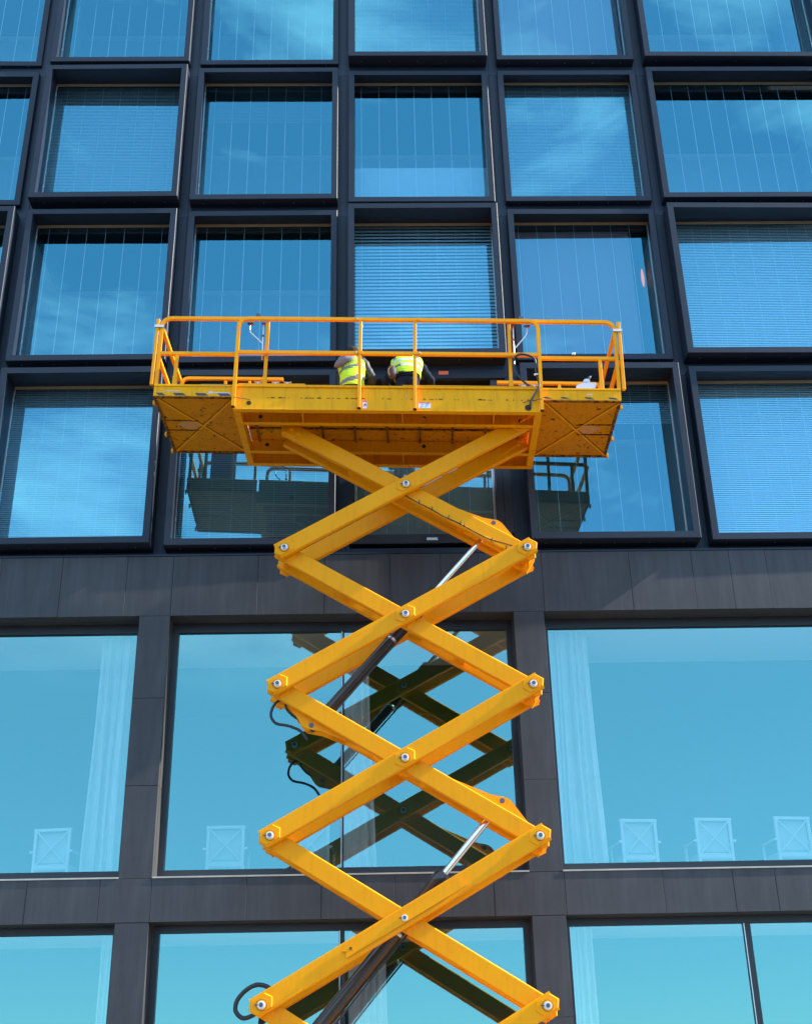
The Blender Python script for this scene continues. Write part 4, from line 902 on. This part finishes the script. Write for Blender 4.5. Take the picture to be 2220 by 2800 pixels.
def ellipsoid(m, c, rx, ry, rz, n=16, k=10, fn=None, z0=-1., z1=1.):
    R_ = []
    for i in range(k+1):
        z = z0+(z1-z0)*i/k; rr = math.sqrt(max(1e-4, 1-z*z)); ring = []
        for t in range(n):
            a = 2*math.pi*t/n; f = fn(a, z) if fn else 1; ring.append((c[0]+rx*rr*math.cos(a)*f, c[1]+ry*rr*math.sin(a)*f, c[2]+rz*z))
        R_.append(ring)
    m.loft(R_); return m
def lw(u, w, v): return OL+Uv*u+Yv*w+Vv*(v-.0158*(u+.28))
# worker 1: upright, leaning a little to the right
b1 = lw(-.88, 1.24, 1.202)
J1 = dict(pelvis=(.02, -.01, .94), waist=(.02, -.02, 1.06), spine=(.03, 0, 1.16), chest=(.01, .05, 1.37), neck0=(.02, .09, 1.50), neck1=(.03, .11, 1.55), head=(.03, .13, 1.635), crown=(.03, .125, 1.70), chin=(.06, .23, 1.60),
 shL=(-.15, .09, 1.36), elL=(-.165, .27, 1.14), wrL=(-.05, .45, 1.12), shR=(.19, .06, 1.43), elR=(.345, .14, 1.17), wrR=(.27, .38, 1.08),
 hipL=(-.09, -.02, .90), knL=(-.10, .02, .50), anL=(-.11, -.03, .09), hipR=(.11, -.02, .90), knR=(.13, .0, .50), anR=(.14, -.04, .09))
p1, j1, f1 = person('worker in brown knit cap, grey hood and yellow hi vis vest, standing on the deck', b1, -ya, J1, None)
trousers(j1, JACK, p1); sleeves(j1, JACK, p1, r=1.0)
K1 = [(0, (.02, -.03, .84, .190, .150)), (.25, (.025, -.02, 1.04, .185, .150)), (.55, (.02, .02, 1.25, .205, .142)), (.8, (.01, .05, 1.38, .215, .135)), (.93, (.01, .07, 1.46, .16, .11)), (1, (.02, .09, 1.50, .085, .08))]
torso([(t, (a[0], a[1], a[2], a[3]-.012, a[4]-.012)) for t, a in K1], 20, 32, 'jacket', p1, lambda t, a: JACK, -.0, 1)
def vest1(t, a):
    deg = math.degrees(a) % 360; sl = .10*math.cos(a)      # bands slope up to the right
    back = 180 < deg < 360
    q = t-sl
    if .10 < q < .20: return REFL
    if .44 < q < .53: return REFL
    if q > .50 and (222 < deg < 240 or 292 < deg < 313): return REFL
    if q > .0 and (deg < 12 or deg > 348 or 168 < deg < 192): return HIVIS
    return HIVIS
torso([(t, (a[0], a[1], a[2], a[3]+.004, a[4]+.004)) for t, a in K1], 46, 64, 'hi_vis_vest', p1, vest1, .03, .96)
m = MB(); ellipsoid(m, (-.095, -.085, 1.375),   .165, .095, .085, 20, 12, lambda a, z: 1+.06*math.sin(3*a+z*4)+.05*math.sin(7*a-z*5)); m.v = [v+Vector((0, 0, (v.x+.075)*.45)) for v in m.v]; m.build('hood', HOODM, p1)
m = MB(); ellipsoid(m, (-.10, -.150, 1.42), .095, .035, .035, 16, 8, lambda a, z: 1+.1*math.sin(4*a)); m.v = [v+Vector((0, 0, (v.x+.085)*.5)) for v in m.v]; m.build('hood_fold', HOODM, p1)
m = MB(); ellipsoid(m, (.03, .118, 1.650), .100, .112, .118, 72, 12, lambda a, z: 1+.018*math.sin(36*a), -.25, 1.0); m.build('knit_cap', BEAN, p1)
m = MB(); ellipsoid(m, (.03, .118, 1.618), .104, .116, .034, 72, 6, lambda a, z: 1+.02*math.sin(36*a), -.9, .9); m.build('cap_cuff', BEAN, p1)
# printed lines on the back of the vest, too small to read
m = MB()
for row, (zz, n_) in enumerate(((1.335, 5), (1.318, 6), (1.300, 5), (1.205, 3), (1.190, 4))):
    for q in range(n_):
        x = -.09+q*.030+(.02 if row > 2 else 0); z = zz+(x*.35); y = -.150+.02*abs(x)*4-.0+(.02 if row < 3 else .0)
        m.box((x, y-.004, z), (x+.022, y, z+.007))
m.build('vest_print', INK, p1)
# worker 2: bent forward over the parapet
b2 = lw(.03, 1.06, 1.202)
J2 = dict(pelvis=(0, -.04, .97), waist=(.0, .0, 1.07), spine=(.0, .07, 1.18), chest=(.0, .15, 1.37), neck0=(-.01, .24, 1.47), neck1=(-.01, .28, 1.51), head=(-.01, .34, 1.60), crown=(-.01, .36, 1.66), chin=(-.01, .44, 1.54),
 shL=(-.22, .17, 1.37), elL=(-.37, .30, 1.12), wrL=(-.24, .55, 1.02), shR=(.22, .17, 1.37), elR=(.40, .28, 1.12), wrR=(.28, .55, 1.02),
 hipL=(-.11, -.05, .93), knL=(-.13, -.02, .50), anL=(-.14, -.03, .09), hipR=(.11, -.05, .93), knR=(.12, -.02, .50), anR=(.13, -.03, .09))
p2, j2, f2 = person('worker in navy workwear and yellow vest bent forward with the head down', b2, -ya, J2, None)
p2.scale = (.97, .97, .965); trousers(j2, NAVY, p2); sleeves(j2, NAVY, p2, r=.98)
K2 = [(0, (0, -.03, .96, .195, .16)), (.3, (0, .0, 1.12, .215, .155)), (.6, (0, .07, 1.28, .245, .155)), (.85, (0, .15, 1.41, .255, .14)), (.95, (-.005, .20, 1.47, .17, .12)), (1, (-.01, .24, 1.50, .09, .09))]
torso([(t, (a[0], a[1], a[2], a[3]-.012, a[4]-.012)) for t, a in K2], 20, 32, 'jacket', p2, lambda t, a: NAVY, 0, 1)
def vest2(t, a):
    deg = math.degrees(a) % 360; cv = .05*abs(math.cos(a))*0
    if .30 < t < .40: return REFLP if deg > 250 else REFL  # right side paler: strong light on the tape is put into its colour
    if .54 < t < .66: return REFLP
    if t > .70 and (212 < deg < 228 or 304 < deg < 322): return REFL
    return HIVIS
torso([(t, (a[0], a[1], a[2], a[3]+.005, a[4]+.005)) for t, a in K2], 40, 64, 'hi_vis_vest', p2, vest2, .10, .93)
m = MB(); ellipsoid(m, (-.01, .33, 1.625), .088, .10, .095, 28, 12, lambda a, z: 1+.03*math.sin(9*a+z*7), -.35, 1.0); m.build('hair', HAIR, p2)
m = MB(); m.beam((-.15, -.185, 1.03), (-.05, -.19, 1.03), .01, .035, .002); m.beam((.06, -.19, 1.03), (.16, -.185, 1.03), .01, .035, .002); m.build('pocket_flaps', NAVY, p2)
bag = empty('tool_pouch', b2+Vector((-.235, -.12, 1.02)), 'dark tool pouch with tan edge hanging at the bent worker\'s left hip', 'pouch')
m = MB(); ellipsoid(m, (0, 0, 0), .075, .065, .12, 18, 10, lambda a, z: 1+.06*math.sin(3*a)); m.build('pouch', BAGM, bag)
m = MB(); m.tube(smooth_path([(.02, -.06, .10), (-.045, -.055, .06), (-.065, -.045, -.0), (-.045, -.05, -.07)]), .010, 8); m.build('piping', TAN, bag)
